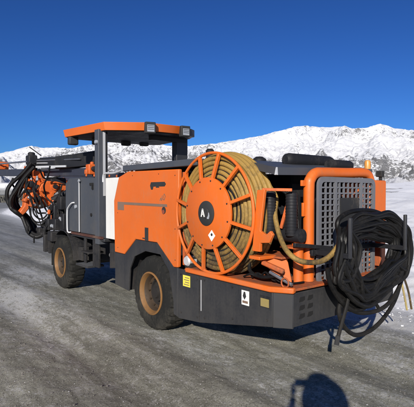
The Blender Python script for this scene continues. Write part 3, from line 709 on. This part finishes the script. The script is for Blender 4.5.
m = MB(); m.tube(crv([(.06,2.90,1.62),(.02,2.96,1.61),(.015,3.12,1.52),(.015,3.16,1.44),(.015,3.16,1.12),(.02,3.12,1.06),(.06,3.08,1.06)], 6), .014, 10); obj('grab_rail', m, LIGHTM, rig)
obj('cab_front', MB().box(.12, 1.94, 3.30, 3.36, 1.035, 1.95), CABG, rig, bevel=.01)
obj('cab_side', MB().box(1.92, 1.98, 2.06, 3.34, 1.04, 2.06), CABG, rig, bevel=.01)
obj('control_console', MB().prism([(2.95,1.3),(2.95,1.95),(3.12,2.02),(3.28,1.95),(3.28,1.3)], 0, .3, 1.75), BLACK, rig, bevel=.01)
m = MB()
for k in range(9): m.tube([(.35+.16*k, 3.05, 1.98), (.35+.16*k, 3.04, 2.14)], .009, 8)
obj('control_levers', m, BLACK, rig)
m = MB()
for k in range(9): m.lathe([(.004,2.11),(.018,2.125),(.018,2.15),(.006,2.165)], (.35+.16*k, 3.04, 0), 2, 10)
obj('lever_knobs', m, ORANGE_D, rig)
se = obj('seat', MB().box(.45, .95, 1.98, 2.42, 1.45, 1.57), BLACK, rig, bevel=.03)
obj('backrest', MB().box(.45, .95, 1.88, 1.98, 1.5, 2.02), BLACK, se, bevel=.03)
obj('seat_base', MB().box(.55, .85, 2.05, 2.35, 1.035, 1.45), BLACK, se, bevel=.02)
obj('white_panel', MB().box(.10, .14, 1.24, 1.69, 1.055, 2.045), WHITE, rig, bevel=.006)
obj('guard_panel', MB().box(.14, 1.90, 1.60, 1.66, 1.05, 1.98), GREY, rig, bevel=.006)
m = MB(); m.tube(crv([(.06,1.70,1.98),(.06,1.69,2.08),(.06,1.62,2.12),(.05,1.3,2.115),(.03,.95,2.145),(.03,.88,2.10)], 6), .016, 10); obj('grab_rail', m, LIGHTM, rig)
# canopy posts
def post(x0, x1, yy0, yy1, z0, z1):
    p = obj('canopy_post', MB().box(x0, x1, yy0, yy1, z0, z1), GREYL, rig, bevel=.008); return p
pl_ = post(.075, .24, 1.90, 2.06, .93, 2.875)
obj('post_trim', MB().box(.155, .195, 1.888, 1.902, 1.75, 2.86), LIGHTM, pl_)
obj('post_trim', MB().box(.198, .236, 1.892, 1.902, 1.5, 2.86), BLACK, pl_)
obj('side_lamp', MB().lathe([(.03,.04),(.035,.075)], (0, 1.96, 2.66), 0, 14), GLASSY, pl_)
obj('canopy_post', MB().box(1.66, 1.92, 1.90, 2.06, 1.0, 2.875), GREY, rig, bevel=.008)
# canopy: octagonal roof with an orange rim, dark underside
oct_ = [(.11,1.77),(.69,1.38),(mir(.69),1.38),(mir(.11),1.77),(mir(-.02),3.10),(mir(.2),3.30),(.2,3.30),(-.06,3.14)]
def scale_poly(p, s_): return [(XC+(x-XC)*s_, 2.4+(y-2.4)*s_) for x, y in p]
def frust(top, bot, zt, zb):
    n = len(top); m = MB(); m.add([(x,y,zt) for x, y in top]+[(x,y,zb) for x, y in bot], [tuple(range(n)), tuple(range(n,2*n))[::-1]]+[(i,(i+1)%n,n+(i+1)%n,n+i) for i in range(n)]); return m
roof = obj('canopy_roof', frust(scale_poly(oct_, 1.0), scale_poly(oct_, .975), 2.980, 2.845), ORANGE, rig, bevel=.006)
obj('roof_top', frust(scale_poly(oct_, .80), scale_poly(oct_, .96), 3.01, 2.977), ORANGE, roof)
obj('roof_lining', frust(scale_poly(oct_, .95), scale_poly(oct_, .945), 2.8435, 2.832), BLACK, roof, bevel=.004)
for x0, yA in ((.62, 1.40), (1.40, 1.30)):
    pass
def worklamp(cx, cy, cz, yaw=0., lens=True, s_=1.):
    m = MB(); m.box(-.09*s_, .09*s_, -.03, .07, -.10*s_, .09*s_)
    Rm = Matrix.Rotation(yaw, 4, 'Z'); m.v = [tuple(Rm @ Vector(v) + Vector((cx, cy, cz))) for v in m.v]
    o = obj('work_lamp', m, INK, rig, bevel=.012)
    if lens:
        m = MB(); m.box(-.062*s_, .062*s_, -.036, -.031, -.075*s_, .04*s_); m.v = [tuple(Rm @ Vector(v) + Vector((cx, cy, cz))) for v in m.v]
        obj('lamp_lens', m, GLASSY, o)
        m = MB()
        for k in (-1, 0, 1): m.box(-.055*s_, .055*s_, -.042, -.038, (-.005+.028*k)*s_-.003, (-.005+.028*k)*s_+.003)
        m.v = [tuple(Rm @ Vector(v) + Vector((cx, cy, cz))) for v in m.v]; obj('lamp_guard', m, INK, o)
    return o
worklamp(.745, 1.345, 2.895, -.25)
worklamp(1.46, 1.34, 2.895, -.1)
obj('lamp_arm', MB().prism([(1.50,1.36),(1.66,1.42),(1.80,1.52),(1.80,1.68),(1.50,1.5)], 2, 2.83, 2.96), GREY, rig, bevel=.008)
for q in ((0.066,2.980,2.769), (0.507,2.900,2.793), (1.179,3.000,2.831), (1.597,3.000,2.851)):
    m = MB(); m.box(q[0]-.09, q[0]+.09, q[1]-.06, q[1]+.06, q[2]-.075, q[2]+.075); wl_ = obj('work_lamp', m, INK, rig, bevel=.025)
    obj('lamp_stalk', MB().box(q[0]-.02, q[0]+.02, q[1]-.02, q[1]+.02, q[2]+.07, 2.83), INK, wl_)
obj('roof_beam', MB().beam((1.05,1.85,2.80), (1.9,1.95,2.80), .10, .08), BLACK, rig, bevel=.006)

# ---- booms at the front
BX = .95
boom = obj('feed_beam', MB().beam((0.725,3.200,2.219), (-0.270,8.400,2.355), .16, .17), BEAM, rig, bevel=.01)
obj('feed_rail', MB().beam((0.732,3.400,2.282), (0.209,5.600,2.359), .10, .02), STEEL, boom)
m = MB(); m.beam((0.731,3.300,2.495), (0.376,4.500,2.453), .26, .27); fb = obj('rock_drill_body', m, BLACK, rig, bevel=.012)
obj('drill_cover', MB().beam((0.741,3.320,2.617), (0.582,3.900,2.587), .2, .07), BEAM, fb, bevel=.008)
m = MB(); m.beam((0.402,4.450,2.462), (0.210,5.600,2.497), .20, .20); f2 = obj('hose_tray', m, BLACK, rig, bevel=.01)
obj('tray_edge', MB().tube([(0.542,3.600,2.559), (0.207,5.300,2.598)], .014, 8), BEAM, f2)
obj('tray_edge', MB().tube([(0.457,3.600,2.490), (0.139,5.300,2.540)], .014, 8), STEEL, f2)
obj('tray_edge', MB().tube([(0.541,3.600,2.427), (0.139,5.300,2.481)], .012, 8), LIGHTM, f2)
obj('steel_strip', MB().beam((0.299,3.950,2.355), (0.053,5.100,2.384), .02, .04), LIGHTM, rig)
m = MB(); m.box(-.10,.10,-.13,.13,-.11,.11); q = Vector((0.078,5.500,2.562)); m.v = [tuple(Vector(v)+q) for v in m.v]; hd = obj('drill_head', m, BLACK, rig, bevel=.03)
obj('drill_cap', MB().lathe([(.05,.08),(.08,.10),(.08,.16),(.05,.18)], q, 2, 14), BLACK, hd)
obj('whip_rod', MB().tube([(0.066,5.600,2.869), (0.263,5.400,2.669)], .013, 8), BLACK, rig)
obj('drill_rod', MB().tube([(-0.001,5.500,2.529), (-0.260,8.200,2.567)], .020, 10), STEEL, rig)
q = Vector((-0.073,7.600,2.518)); m = MB(); m.box(-.14,.14,-.22,.22,-.10,.10); m.v = [tuple(Vector(v)+q) for v in m.v]; ce = obj('centralizer', m, ORANGE_D, rig, bevel=.02)
obj('centralizer_plate', MB().box(q.x+.02, q.x+.12, q.y-.30, q.y-.22, q.z-.07, q.z+.05), ORANGE_D, ce, bevel=.01)
# knuckles
kn = [((0.500,3.120,2.259), .10, .085, .10), ((0.388,3.100,2.206), .04, .05, .05), ((0.573,3.100,2.192), .05, .04, .045), ((0.500,3.120,2.370), .03, .04, .04)]
kp = None
for c_, a, b, d_ in kn:
    m = MB(); m.box(c_[0]-a, c_[0]+a, c_[1]-b, c_[1]+b, c_[2]-d_, c_[2]+d_); kp = obj('knuckle', m, ORANGE_D, rig, bevel=.02)
obj('bushing', MB().lathe([(.03,-.13),(.05,-.12),(.05,.05)], (0.491,3.100,2.267), 1, 14), BLACK, rig)
# orange boom arms
def plate(pts, y0, y1, mat, name='boom_plate', bevel=.02):
    """outline given on the plane y0, extruded to y1"""
    n = len(pts); m = MB(); vs = [tuple(p) for p in pts]+[(p[0], p[1]+(y1-y0), p[2]) for p in pts]
    m.add(vs, [tuple(range(n)), tuple(range(n,2*n))[::-1]]+[(i,(i+1)%n,n+(i+1)%n,n+i) for i in range(n)])
    return obj(name, m, mat, rig, bevel=bevel)
bo = plate([(0.051,4.700,1.995),(0.181,4.700,2.062),(0.379,4.700,2.055),(0.582,4.700,1.991),(0.650,4.700,1.868),(0.603,4.700,1.710),(0.535,4.700,1.867),(0.377,4.700,1.822),(0.266,4.700,1.712),(0.176,4.700,1.515),(-0.038,4.700,1.487),(-0.164,4.700,1.500),(-0.182,4.700,1.800),(-0.035,4.700,1.843)], 4.7, 5.15, ORANGE_D, 'boom_arm')
obj('boom_pin', MB().lathe([(.085,-.02),(.085,.05)], (0.327,4.680,1.943), 1, 18), ORANGE_D, bo)
obj('boom_pin', MB().lathe([(.05,-.05),(.05,.05)], (0.320,4.660,1.943), 1, 18), BLACK, bo)
q = (-0.076,4.690,1.665); obj('boom_hole_shade', MB().box(q[0]-.055,q[0]+.055,q[1]-.012,q[1]+.02,q[2]-.06,q[2]+.06), INK, bo)  # raised black plate standing in for the shade inside a hole
obj('rib', MB().beam((0.188,4.670,1.516), (0.278,4.670,1.822), .05, .03, up=(0,1,0)), ORANGE_D, bo)
obj('boom_cylinder', MB().tube([(0.252,4.600,1.647), (0.488,4.400,1.800)], .075, 16), BLACK, rig)
obj('boom_cylinder', MB().tube([(0.273,4.600,1.516), (0.510,4.400,1.647)], .06, 16), BLACK, rig)
obj('cylinder_rod', MB().tube([(0.213,4.550,1.616), (0.370,4.500,1.702)], .024, 12), ORANGE_D, rig)
plate([(-0.227,4.900,1.822),(-0.111,4.900,1.865),(-0.103,4.900,1.538),(-0.231,4.900,1.366),(-0.336,4.900,1.283),(-0.386,4.900,1.360),(-0.261,4.900,1.519)], 4.9, 5.1, ORANGE_D, 'boom_link')
plate([(-0.237,5.000,2.062),(-0.131,5.000,2.129),(-0.047,5.000,2.021),(-0.091,5.000,1.866),(-0.218,5.000,1.909)], 5.0, 5.2, ORANGE_D, 'boom_link')
plate([(-0.045,5.000,2.175),(0.063,5.000,2.178),(0.149,5.000,2.001),(0.060,5.000,1.822),(-0.004,5.000,1.955)], 5.0, 5.15, ORANGE_D, 'boom_link')
plate([(-0.104,5.300,2.408),(0.093,5.300,2.415),(0.115,5.300,2.302),(-0.084,5.300,2.273)], 5.3, 5.5, ORANGE_D, 'boom_link')
for c_, r_, mt in (((-0.135,4.850,1.995),.07,BLACK), ((-0.179,4.850,1.822),.055,BLACK), ((-0.008,4.850,1.931),.05,BLACK), ((-0.026,4.600,1.736),.03,ORANGE_D), ((-0.264,4.850,1.649),.04,ORANGE_D)):
    obj('boom_joint', MB().lathe([(r_*.6,-.06),(r_,-.05),(r_,.12)], c_, 1, 16), mt, rig)
obj('boom_base', MB().lathe([(.26,.95),(.28,1.0),(.28,1.75),(.22,1.82)], (.95, 4.35, 0), 2, 24), BLACK, rig)
obj('boom_base', MB().lathe([(.22,.95),(.24,1.0),(.24,1.75),(.2,1.82)], (1.5, 4.35, 0), 2, 24), BLACK, rig)
obj('boom_support', MB().beam((1.0,4.4,1.62), (.95,5.0,1.72), .28, .26), BLACK, rig, bevel=.02)
obj('boom_arm', MB().beam((1.5,4.4,1.6), (1.75,8.2,2.05), .22, .24, .16, .18), ORANGE_D, rig, bevel=.02)
obj('feed_beam', MB().beam((1.8,3.6,2.2), (1.9,9.0,2.25), .16, .14), BEAM, rig, bevel=.01)
obj('boom_bracket', MB().beam((1.76,8.1,2.0), (1.86,8.1,2.22), .2, .2, up=(0,1,0)), ORANGE_D, rig, bevel=.01)
obj('front_plate', MB().box(.45, 1.61, 4.62, 4.70, .45, 1.15), BLACK, rig, bevel=.01)
plate([(-0.159,5.050,2.086),(0.189,5.050,2.115),(0.344,5.050,1.868),(0.363,5.050,1.504),(0.116,5.050,1.441),(-0.101,5.050,1.490)], 5.05, 5.35, ORANGE_D, 'boom_head')
plate([(-0.013,5.100,2.313),(0.229,5.100,2.275),(0.272,5.100,2.072),(0.050,5.100,2.046)], 5.1, 5.3, ORANGE_D, 'boom_head')
plate([(0.294,4.900,2.158),(0.659,4.900,2.143),(0.704,4.900,1.869),(0.404,4.900,1.868)], 4.9, 5.2, BLACK, 'boom_head')
# hose bundles
def hoses(paths, r_, mat, name='boom_hose', n=8):
    for p in paths: obj(name, MB().tube(crv(p, n), r_, 8), mat, rig)
bund = [
 [(0.019,5.200,2.452),(-0.157,5.200,2.223),(-0.329,5.200,1.954),(-0.436,5.200,1.712),(-0.438,5.200,1.515),(-0.341,5.100,1.363),(-0.224,5.000,1.231),(-0.171,4.900,1.038),(-0.139,4.800,0.912),(-0.022,4.700,0.891),(0.095,4.600,1.043),(0.236,4.500,1.281)],
 [(0.094,5.300,2.438),(-0.085,5.300,2.206),(-0.238,5.300,1.956),(-0.368,5.300,1.711),(-0.348,5.300,1.533),(-0.271,5.200,1.401),(-0.152,5.100,1.246),(-0.098,5.000,1.072),(-0.045,4.900,0.922),(0.053,4.800,0.945),(0.173,4.700,1.121),(0.258,4.500,1.345)],
 [(-0.055,5.100,2.467),(-0.249,5.100,2.217),(-0.480,5.100,1.995),(-0.563,5.100,1.822),(-0.545,5.100,1.606),(-0.451,5.000,1.412),(-0.315,4.900,1.282),(-0.263,4.800,1.092),(-0.232,4.700,0.946),(-0.097,4.600,0.860),(0.061,4.500,0.965),(0.157,4.400,1.181)],
 [(-0.022,5.000,2.374),(-0.237,5.000,2.127),(-0.405,5.000,1.865),(-0.519,5.000,1.671),(-0.511,5.000,1.478),(-0.437,4.900,1.394),(-0.295,4.900,1.260),(-0.221,4.800,1.111),(-0.190,4.700,0.965),(-0.075,4.600,0.902),(0.083,4.500,1.029),(0.243,4.400,1.263)],
 [(0.147,5.400,2.376),(-0.011,5.400,2.165),(-0.167,5.400,1.936),(-0.277,5.400,1.688),(-0.278,5.400,1.553),(-0.222,5.300,1.419),(-0.101,5.200,1.263),(-0.002,5.100,1.107),(0.030,5.000,0.955),(0.130,4.900,1.023),(0.218,4.700,1.229),(0.280,4.500,1.410)],
]
hoses(bund, .042, HOSEB)
thin = [
 [(-0.173,5.000,2.172),(-0.351,4.900,1.864),(-0.373,4.900,1.714),(-0.276,4.800,1.864),(-0.192,4.800,2.037)],
 [(-0.411,5.200,2.129),(-0.433,5.200,2.019),(-0.378,5.100,1.909),(-0.251,5.100,2.042)],
 [(-0.216,4.600,1.483),(-0.217,4.600,1.313),(-0.115,4.600,1.182),(0.021,4.500,1.203),(0.158,4.400,1.373)],
 [(-0.143,4.700,1.500),(-0.155,4.600,1.354),(-0.030,4.600,1.243),(0.064,4.500,1.308),(0.151,4.500,1.499)],
 [(-0.143,4.500,1.484),(-0.103,4.500,1.377),(0.023,4.500,1.373),(0.116,4.400,1.353),(0.228,4.300,1.183)],
 [(-0.256,4.600,1.526),(-0.197,4.600,1.249),(-0.064,4.500,1.121),(0.073,4.400,1.291),(0.202,4.400,1.543)],
 [(-0.280,4.600,1.104),(-0.302,4.600,0.957)],
 [(-0.159,4.600,0.885),(-0.160,4.600,0.736)],
 [(-0.014,4.000,2.349),(-0.022,4.100,2.149),(-0.039,4.300,1.946),(0.068,4.500,1.736)],
 [(-0.086,4.400,2.282),(0.029,4.500,2.119),(0.199,4.500,2.123),(0.337,4.400,2.166)],
 [(0.047,4.500,1.736),(0.160,4.400,1.587),(0.295,4.300,1.480),(0.343,4.200,1.311)],
 [(0.025,4.500,1.651),(0.116,4.400,1.438),(0.251,4.300,1.374),(0.385,4.200,1.182)],
 [(0.082,4.300,1.484),(0.080,4.300,1.231),(-0.026,4.300,1.026),(0.014,4.300,0.813)],
 [(0.210,4.300,1.545),(0.251,4.300,1.310),(0.298,4.200,1.100),(0.346,4.100,0.977)],
 [(0.305,4.200,1.990),(0.260,4.200,1.737),(0.307,4.100,1.527),(0.348,4.100,1.315)],
 [(-0.033,4.700,2.123),(-0.150,4.600,1.864),(-0.059,4.500,1.694),(-0.019,4.500,1.481)],
 [(-0.203,4.900,2.125),(-0.256,4.800,1.864),(-0.214,4.600,1.694),(-0.174,4.600,1.482)],
]
hoses(thin[:2], .022, HOSEB); hoses(thin[2:], .018, HOSEB)
rb = random.Random(4)
HP = [(-0.109,5.000,2.174),(-0.091,4.650,2.035),(0.066,4.620,1.865),(0.233,4.600,1.952),(0.298,4.300,1.864),(0.321,4.250,1.651),(0.209,4.300,1.482),(0.057,4.350,1.399),(-0.022,4.500,1.140),(0.165,4.300,1.228),(0.218,4.100,1.068),(0.306,4.100,1.359),(-0.216,4.800,1.692),(-0.119,4.700,1.907),(-0.070,4.600,1.565),(0.028,4.400,0.974)]
for k in range(13):
    a_, b_ = rb.sample(HP, 2); a_ = Vector(a_); b_ = Vector(b_)
    if (a_-b_).length > .9: b_ = a_ + (b_-a_).normalized()*.8
    md_ = (a_+b_)/2 + Vector((rb.uniform(-.1,.1), -rb.uniform(.0,.1), -rb.uniform(.08,.3)))
    obj('boom_hose', MB().tube(crv([a_, a_+Vector((.03,-.05,-.05)), md_, b_+Vector((-.03,-.04,-.06)), b_], 7), rb.uniform(.010,.019), 7), HOSEB, rig)
for k in range(16):
    q = Vector(rb.choice(HP)) + Vector((rb.uniform(-.08,.08), rb.uniform(-.02,.08), rb.uniform(-.08,.08)))
    obj('hose_fitting', MB().lathe([(.018,-.05),(.032,-.04),(.032,.02),(.022,.03),(.022,.06)], q, rb.choice((0,1,2)), 8), rb.choice((STEEL, BLACK, ORANGE_D, GREYL)), rig)
def blob(c_, a, b, d_, mat=BLACK, nm='black_block'):
    m = MB(); m.box(c_[0]-a, c_[0]+a, c_[1]-b, c_[1]+b, c_[2]-d_, c_[2]+d_); return obj(nm, m, mat, rig, bevel=.02)
blob((0.287,4.400,1.391), .14, .15, .16); blob((0.324,4.200,1.588), .10, .12, .14); blob((0.156,4.400,1.138), .13, .12, .12); blob((0.256,4.200,1.145), .16, .15, .12)  # plain black boxes filling gaps around boom base and front wheel
blob((0.058,4.750,0.948), .10, .12, .10); blob((0.100,3.950,0.919), .16, .12, .10); blob((-0.024,4.250,0.757), .05, .05, .18); blob((0.309,4.000,1.195), .10, .1, .18)
blob((0.061,4.300,1.401), .03, .03, .05, ORANGE_D, 'hose_clamp'); blob((0.101,4.300,1.273), .02, .02, .07, ORANGE_D, 'hose_clamp')
q = (0.244,4.050,1.258); obj('work_lamp', MB().lathe([(.055,-.04),(.05,-.03),(.06,.04)], q, 1, 16), GLASSY, rig)
q = (0.097,4.200,1.110); obj('work_lamp', MB().lathe([(.035,-.04),(.03,-.03),(.04,.04)], q, 1, 16), GLASSY, rig)

# ================================================================== coil of cable on the rear hooks
CX = -.045
coil = thing('cable_coil', 'tangled coil of thick black cable hanging on the two hooks behind the grille', 'cable coil', (1.03, -2.45, .35))
random.seed(21)
def cl(pts, r_=.0225, name='cable_loop', closed=True, mat=CABLE, n=9):
    obj(name, MB().tube(crv([(p[0]+CX, p[1], p[2]) for p in pts], n, closed), r_, 9, closed=closed), mat, coil)
NL = 20
for k in range(NL):
    u = random.random; y = -2.44 - .14*((k*0.618) % 1); q = (k+.5)/NL
    j = lambda s_=.012: random.uniform(-s_, s_)
    d_ = ((k*0.382) % 1)                                     # 0 = outermost
    zt = 1.55 - .28*d_; xr = 1.88 - .30*d_**1.1 + j(.02); zb = .60 + .34*((k*.276+.1) % 1); xl = .50 + .30*((k*.713+.3) % 1); sw = .05*math.sin(k*2.3)
    w1, w2, w3 = (random.uniform(-1, 1) for _ in range(3))
    pts = [(.64+j(), y, zt-.05), (.82, y+j(), zt+.03+.05*w1), (1.10, y+j(), zt+.06+.03*w2), (1.36, y+j(), zt+.04+.05*w3), (1.62+j(), y, zt-.05), (xr-.05, y+j(), zt-.20+.04*w1), (xr+.03*w2, y+j(), 1.08+sw), (xr-.10-.06*abs(w3), y+j(), .90+sw), (1.50-sw+.05*w1, y+j(.02), zb+.15+.05*w2),
           (1.22+sw, y+j(.02), zb+.03+.04*w3), (.98+sw, y+j(.02), zb), (.76, y+j(.02), zb+.07+.05*w1), (.55+sw*.5, y+j(.02), zb+.22+.05*w2), (xl-.02, y+j(), .99+j(.04)), (max(.60, xl+.12)+j(), y, 1.25)]
    cl(pts, .0225+random.uniform(-.003, .003), n=7)
# slack turns that sag across the middle of the bundle
for k in range(7):
    y = -2.47-.10*random.random(); w1, w2 = random.uniform(-1, 1), random.uniform(-1, 1)
    cl([(.62+.02*w1, y, 1.38), (.95, y, 1.47+.03*w2), (1.42, y, 1.44+.03*w1), (1.70, y, 1.28), (1.74+.06*w2, y-.02, 1.10), (1.52, y-.03, .98+.06*w1), (1.25+.05*w2, y-.04, .88+.07*w1), (1.00, y-.04, .80+.06*w2), (.80, y-.03, .88+.06*w1), (.66+.03*w2, y-.02, 1.08)], .0215, n=8)
# strands falling from the left hook and swinging across to the right
for k in range(6):
    x0 = .54+.035*k; y = -2.52-.025*(k % 3)
    cl([(x0+.10, -2.46, 1.46-.03*k), (x0+.0, y, 1.28), (x0-.06+.02*k, y, 1.08), (x0+.02+.02*k, y-.01, .92), (x0+.20, y, .80-.012*k), (x0+.46, y, .72+.02*k), (1.25+.06*k, y+.02, .82+.05*k), (1.55+.03*k, y+.05, 1.02+.04*k), (1.72, -2.40, 1.22+.02*k)], .0225, 'cable_strand', False)
cl([(0.796,-2.450,0.793),(0.631,-2.470,0.680),(0.684,-2.470,0.501),(0.896,-2.470,0.348),(1.194,-2.460,0.329),(1.511,-2.440,0.410),(1.844,-2.400,0.579),(2.054,-2.360,0.844),(2.040,-2.340,1.086)], .0225, 'cable_strand', False)
cl([(2.004,-2.420,1.121),(1.924,-2.440,0.835),(1.686,-2.460,0.624),(1.373,-2.470,0.529),(0.968,-2.480,0.566),(0.654,-2.500,0.712),(0.427,-2.520,0.924),(0.363,-2.520,1.093)], .0225, 'cable_strand', False)
m = MB(); m.tube(crv([(0.674,-2.520,0.783),(0.594,-2.530,0.639),(0.530,-2.530,0.514),(0.483,-2.530,0.416)], 6), .019, 10); tail = obj('cable_tail', m, CABLE, coil)
obj('cable_plug', MB().tube([(0.483,-2.530,0.426),(0.459,-2.530,0.344)], .024, 10), INK, tail)
m = MB(); m.tube(crv([(1.26,-2.44,.72),(1.36,-2.40,.60),(1.46,-2.38,.52)], 6), .012, 8); m.tube(crv([(1.24,-2.44,.70),(1.33,-2.42,.58),(1.42,-2.40,.50)], 6), .012, 8); obj('cable_tail', m, CABLE, coil)
m = MB(); m.tube(crv([(1.814,-2.400,0.924),(1.871,-2.420,0.779),(1.925,-2.430,0.608),(2.000,-2.430,0.406)], 6), .012, 8); obj('cable_tail', m, YELCAB, coil, label='yellow cable end hanging out of the coil')
m = MB(); m.tube(crv([(1.897,-2.380,0.936),(1.979,-2.400,0.787),(2.070,-2.410,0.608),(2.148,-2.410,0.389)], 6), .012, 8); obj('cable_tail', m, OLIVE, coil)
obj('tie_wire', MB().ring((.62,-2.50,1.02), 0, .05, .006, 20, 6), LIGHTM, coil)
m = MB(); m.lathe([(.018,-.03),(.028,-.02),(.028,.02)], (.73,-2.545,.98), 1, 14); obj('cable_tag', m, LIGHTM, coil)

# ================================================================== photographer (casts the shadow at the bottom of the picture)
exec_person = True
Fh = Vector((math.sin(YAW), math.cos(YAW), 0)); Rh = Vector((math.cos(YAW), -math.sin(YAW), 0))
def PL(r_, f_, z): return tuple(Vector((CAM.x, CAM.y, 0)) + Rh*r_ + Fh*f_ + Vector((0,0,z)))   # right, forward, up of where the photographer stands
base = Vector(PL(.12, -.36, -.06))
person = thing('person', 'person in navy parka and grey wool hat standing on the road holding up a phone', 'person', base)
def skin(name, verts, edges, radii, mat, parent, root=0, sub=2):
    off = origin(parent); me = bpy.data.meshes.new(name); me.from_pydata([tuple(Vector(v)-off) for v in verts], edges, []); me.update()
    o = bpy.data.objects.new(name, me); C.objects.link(o); o.parent = parent; ORI[o.name] = off
    md = o.modifiers.new('skin', 'SKIN'); md.use_smooth_shade = True
    sv_ = me.skin_vertices[0].data
    for i, r_ in enumerate(radii):
        sv_[i].radius = (r_, r_) if not isinstance(r_, tuple) else r_; sv_[i].use_root = (i == root)
    s2 = o.modifiers.new('sub', 'SUBSURF'); s2.levels = sub; s2.render_levels = sub
    me.materials.append(mat); return o
px_, pf = .12, -.36
def B(a, b, z): return PL(px_+a, pf+b, z if z > 1 else z-.06*(1-z))
# body: legs, torso, neck, head, arms
bv = [B(0,0,1.00),B(0,.01,1.25),B(0,0,1.52),B(0,.02,1.66),B(0,.05,1.76),B(0,.05,1.88),
      B(-.11,0,.95),B(-.13,.03,.52),B(-.14,0,.10),B(-.14,.16,.05), B(.11,0,.95),B(.13,.03,.52),B(.14,0,.10),B(.14,.16,.05),
      B(-.20,0,1.55),B(-.31,.10,1.46),B(-.21,.27,1.60),B(-.195,.31,1.66), B(.20,0,1.55),B(.27,.10,1.46),B(.02,.255,1.60),B(-.015,.30,1.66)]
be = [(0,1),(1,2),(2,3),(3,4),(4,5),(0,6),(6,7),(7,8),(8,9),(0,10),(10,11),(11,12),(12,13),(2,14),(14,15),(15,16),(16,17),(2,18),(18,19),(19,20),(20,21)]
br = [.14,.13,.13,.055,.085,.095,.09,.06,.045,.04,.09,.06,.045,.04,.06,.045,.03,.03,.06,.045,.03,.03]
body = skin('body', bv, be, br, SKIN, person)
jk = skin('jacket', [bv[0],bv[1],bv[2],B(0,.01,1.63),bv[14],bv[15],B(-.22,.25,1.58),bv[18],bv[19],B(.03,.24,1.58),B(0,0,.86)],
     [(10,0),(0,1),(1,2),(2,3),(2,4),(4,5),(5,6),(2,7),(7,8),(8,9)], [.24,.23,.24,.20,.18,.16,.11,.18,.15,.11,.25], CLOTH, person)
tr = skin('trousers', [B(0,0,.97),bv[6],bv[7],B(-.14,0,.14),bv[10],bv[11],B(.14,0,.14)], [(0,1),(1,2),(2,3),(0,4),(4,5),(5,6)], [.155,.11,.085,.075,.11,.085,.075], TROUSER, person)
for s_ in (-1, 1): skin('boot', [B(.14*s_,-.03,.24),B(.14*s_,-.03,.07),B(.14*s_,.09,.06),B(.14*s_,.20,.055)], [(0,1),(1,2),(2,3)], [.07,.07,.06,.05], LEATHER, person)
hat = skin('hat', [B(0,.03,1.87),B(0,.03,1.94),B(0,.03,1.99)], [(0,1),(1,2)], [.145,.135,.09], WOOL, person)
hm = MB(); hm.lathe([(max(.0005, .21*math.sin(math.pi*k/12)), .215*math.cos(math.pi*k/12)) for k in range(13)], B(0,-.115,1.80), 2, 28, cap=False)
obj('hood', hm, CLOTH, person)
def small(c_, r_, mat, nm, par=person):
    m = MB(); n_ = 8
    m.lathe([(max(.0004, r_*math.sin(math.pi*k/n_)), r_*math.cos(math.pi*k/n_)) for k in range(n_+1)], c_, 2, 14, cap=False); return obj(nm, m, mat, par)
for s_ in (-1, 1):
    e = small(B(.032*s_,.143,1.845), .014, EYEW, 'eye', body); small(B(.032*s_,.1535,1.845), .0065, IRIS, 'iris', body)
    skin('ear', [B(.094*s_,.04,1.83),B(.098*s_,.03,1.86)], [(0,1)], [.014,.018], SKIN, body)
skin('nose', [B(0,.145,1.85),B(0,.168,1.81)], [(0,1)], [.010,.016], SKIN, body)
skin('mouth', [B(-.024,.142,1.775),B(0,.150,1.773),B(.024,.142,1.775)], [(0,1),(1,2)], [.005,.007,.005], plain('lip', (.35,.13,.11), .5), body)
# hands: palms beside the phone, fingers curled round its edges
for s_, cx in ((-1, -.195), (1, -.015)):
    wr_ = Vector(B(cx, .31, 1.66)); ins = -s_
    for k in range(4):
        zb_ = 1.70+.024*(k-1); L = (.9, 1.05, 1.0, .8)[k]
        p0 = B(cx+.004*s_, .315, zb_); p1 = B(cx+.014*s_, .342, zb_+.006); p2 = B(cx+.008*s_+ins*.006, .3515, zb_+.008); p3 = B(cx+ins*.030*L, .3495, zb_+.008)
        skin('finger', [p0, p1, p2, p3], [(0,1),(1,2),(2,3)], [.010,.009,.0085,.007], SKIN, body, sub=1)
    skin('thumb', [B(cx, .31, 1.675), B(cx+ins*.012, .306, 1.70), B(cx+ins*.030, .312, 1.722)], [(0,1),(1,2)], [.012,.010,.008], SKIN, body, sub=1)
    skin('palm', [B(cx,.310,1.66), B(cx,.312,1.70), B(cx,.314,1.735)], [(0,1),(1,2)], [.018,.020,.015], SKIN, body, sub=1)
# phone, just behind the point the picture was taken from
ph = MB(); ph.box(-.078, .078, -.004, .004, -.038, .038)
Rm = Matrix.Rotation(-YAW, 4, 'Z'); pc = Vector(PL(.015, -.030, 1.775)); ph.v = [tuple(Rm @ Vector(v) + pc) for v in ph.v]
po = obj('phone', ph, PHONE, None, bevel=.003, org=pc); tag(po, 'slim black phone held sideways in both hands of the person', 'phone')
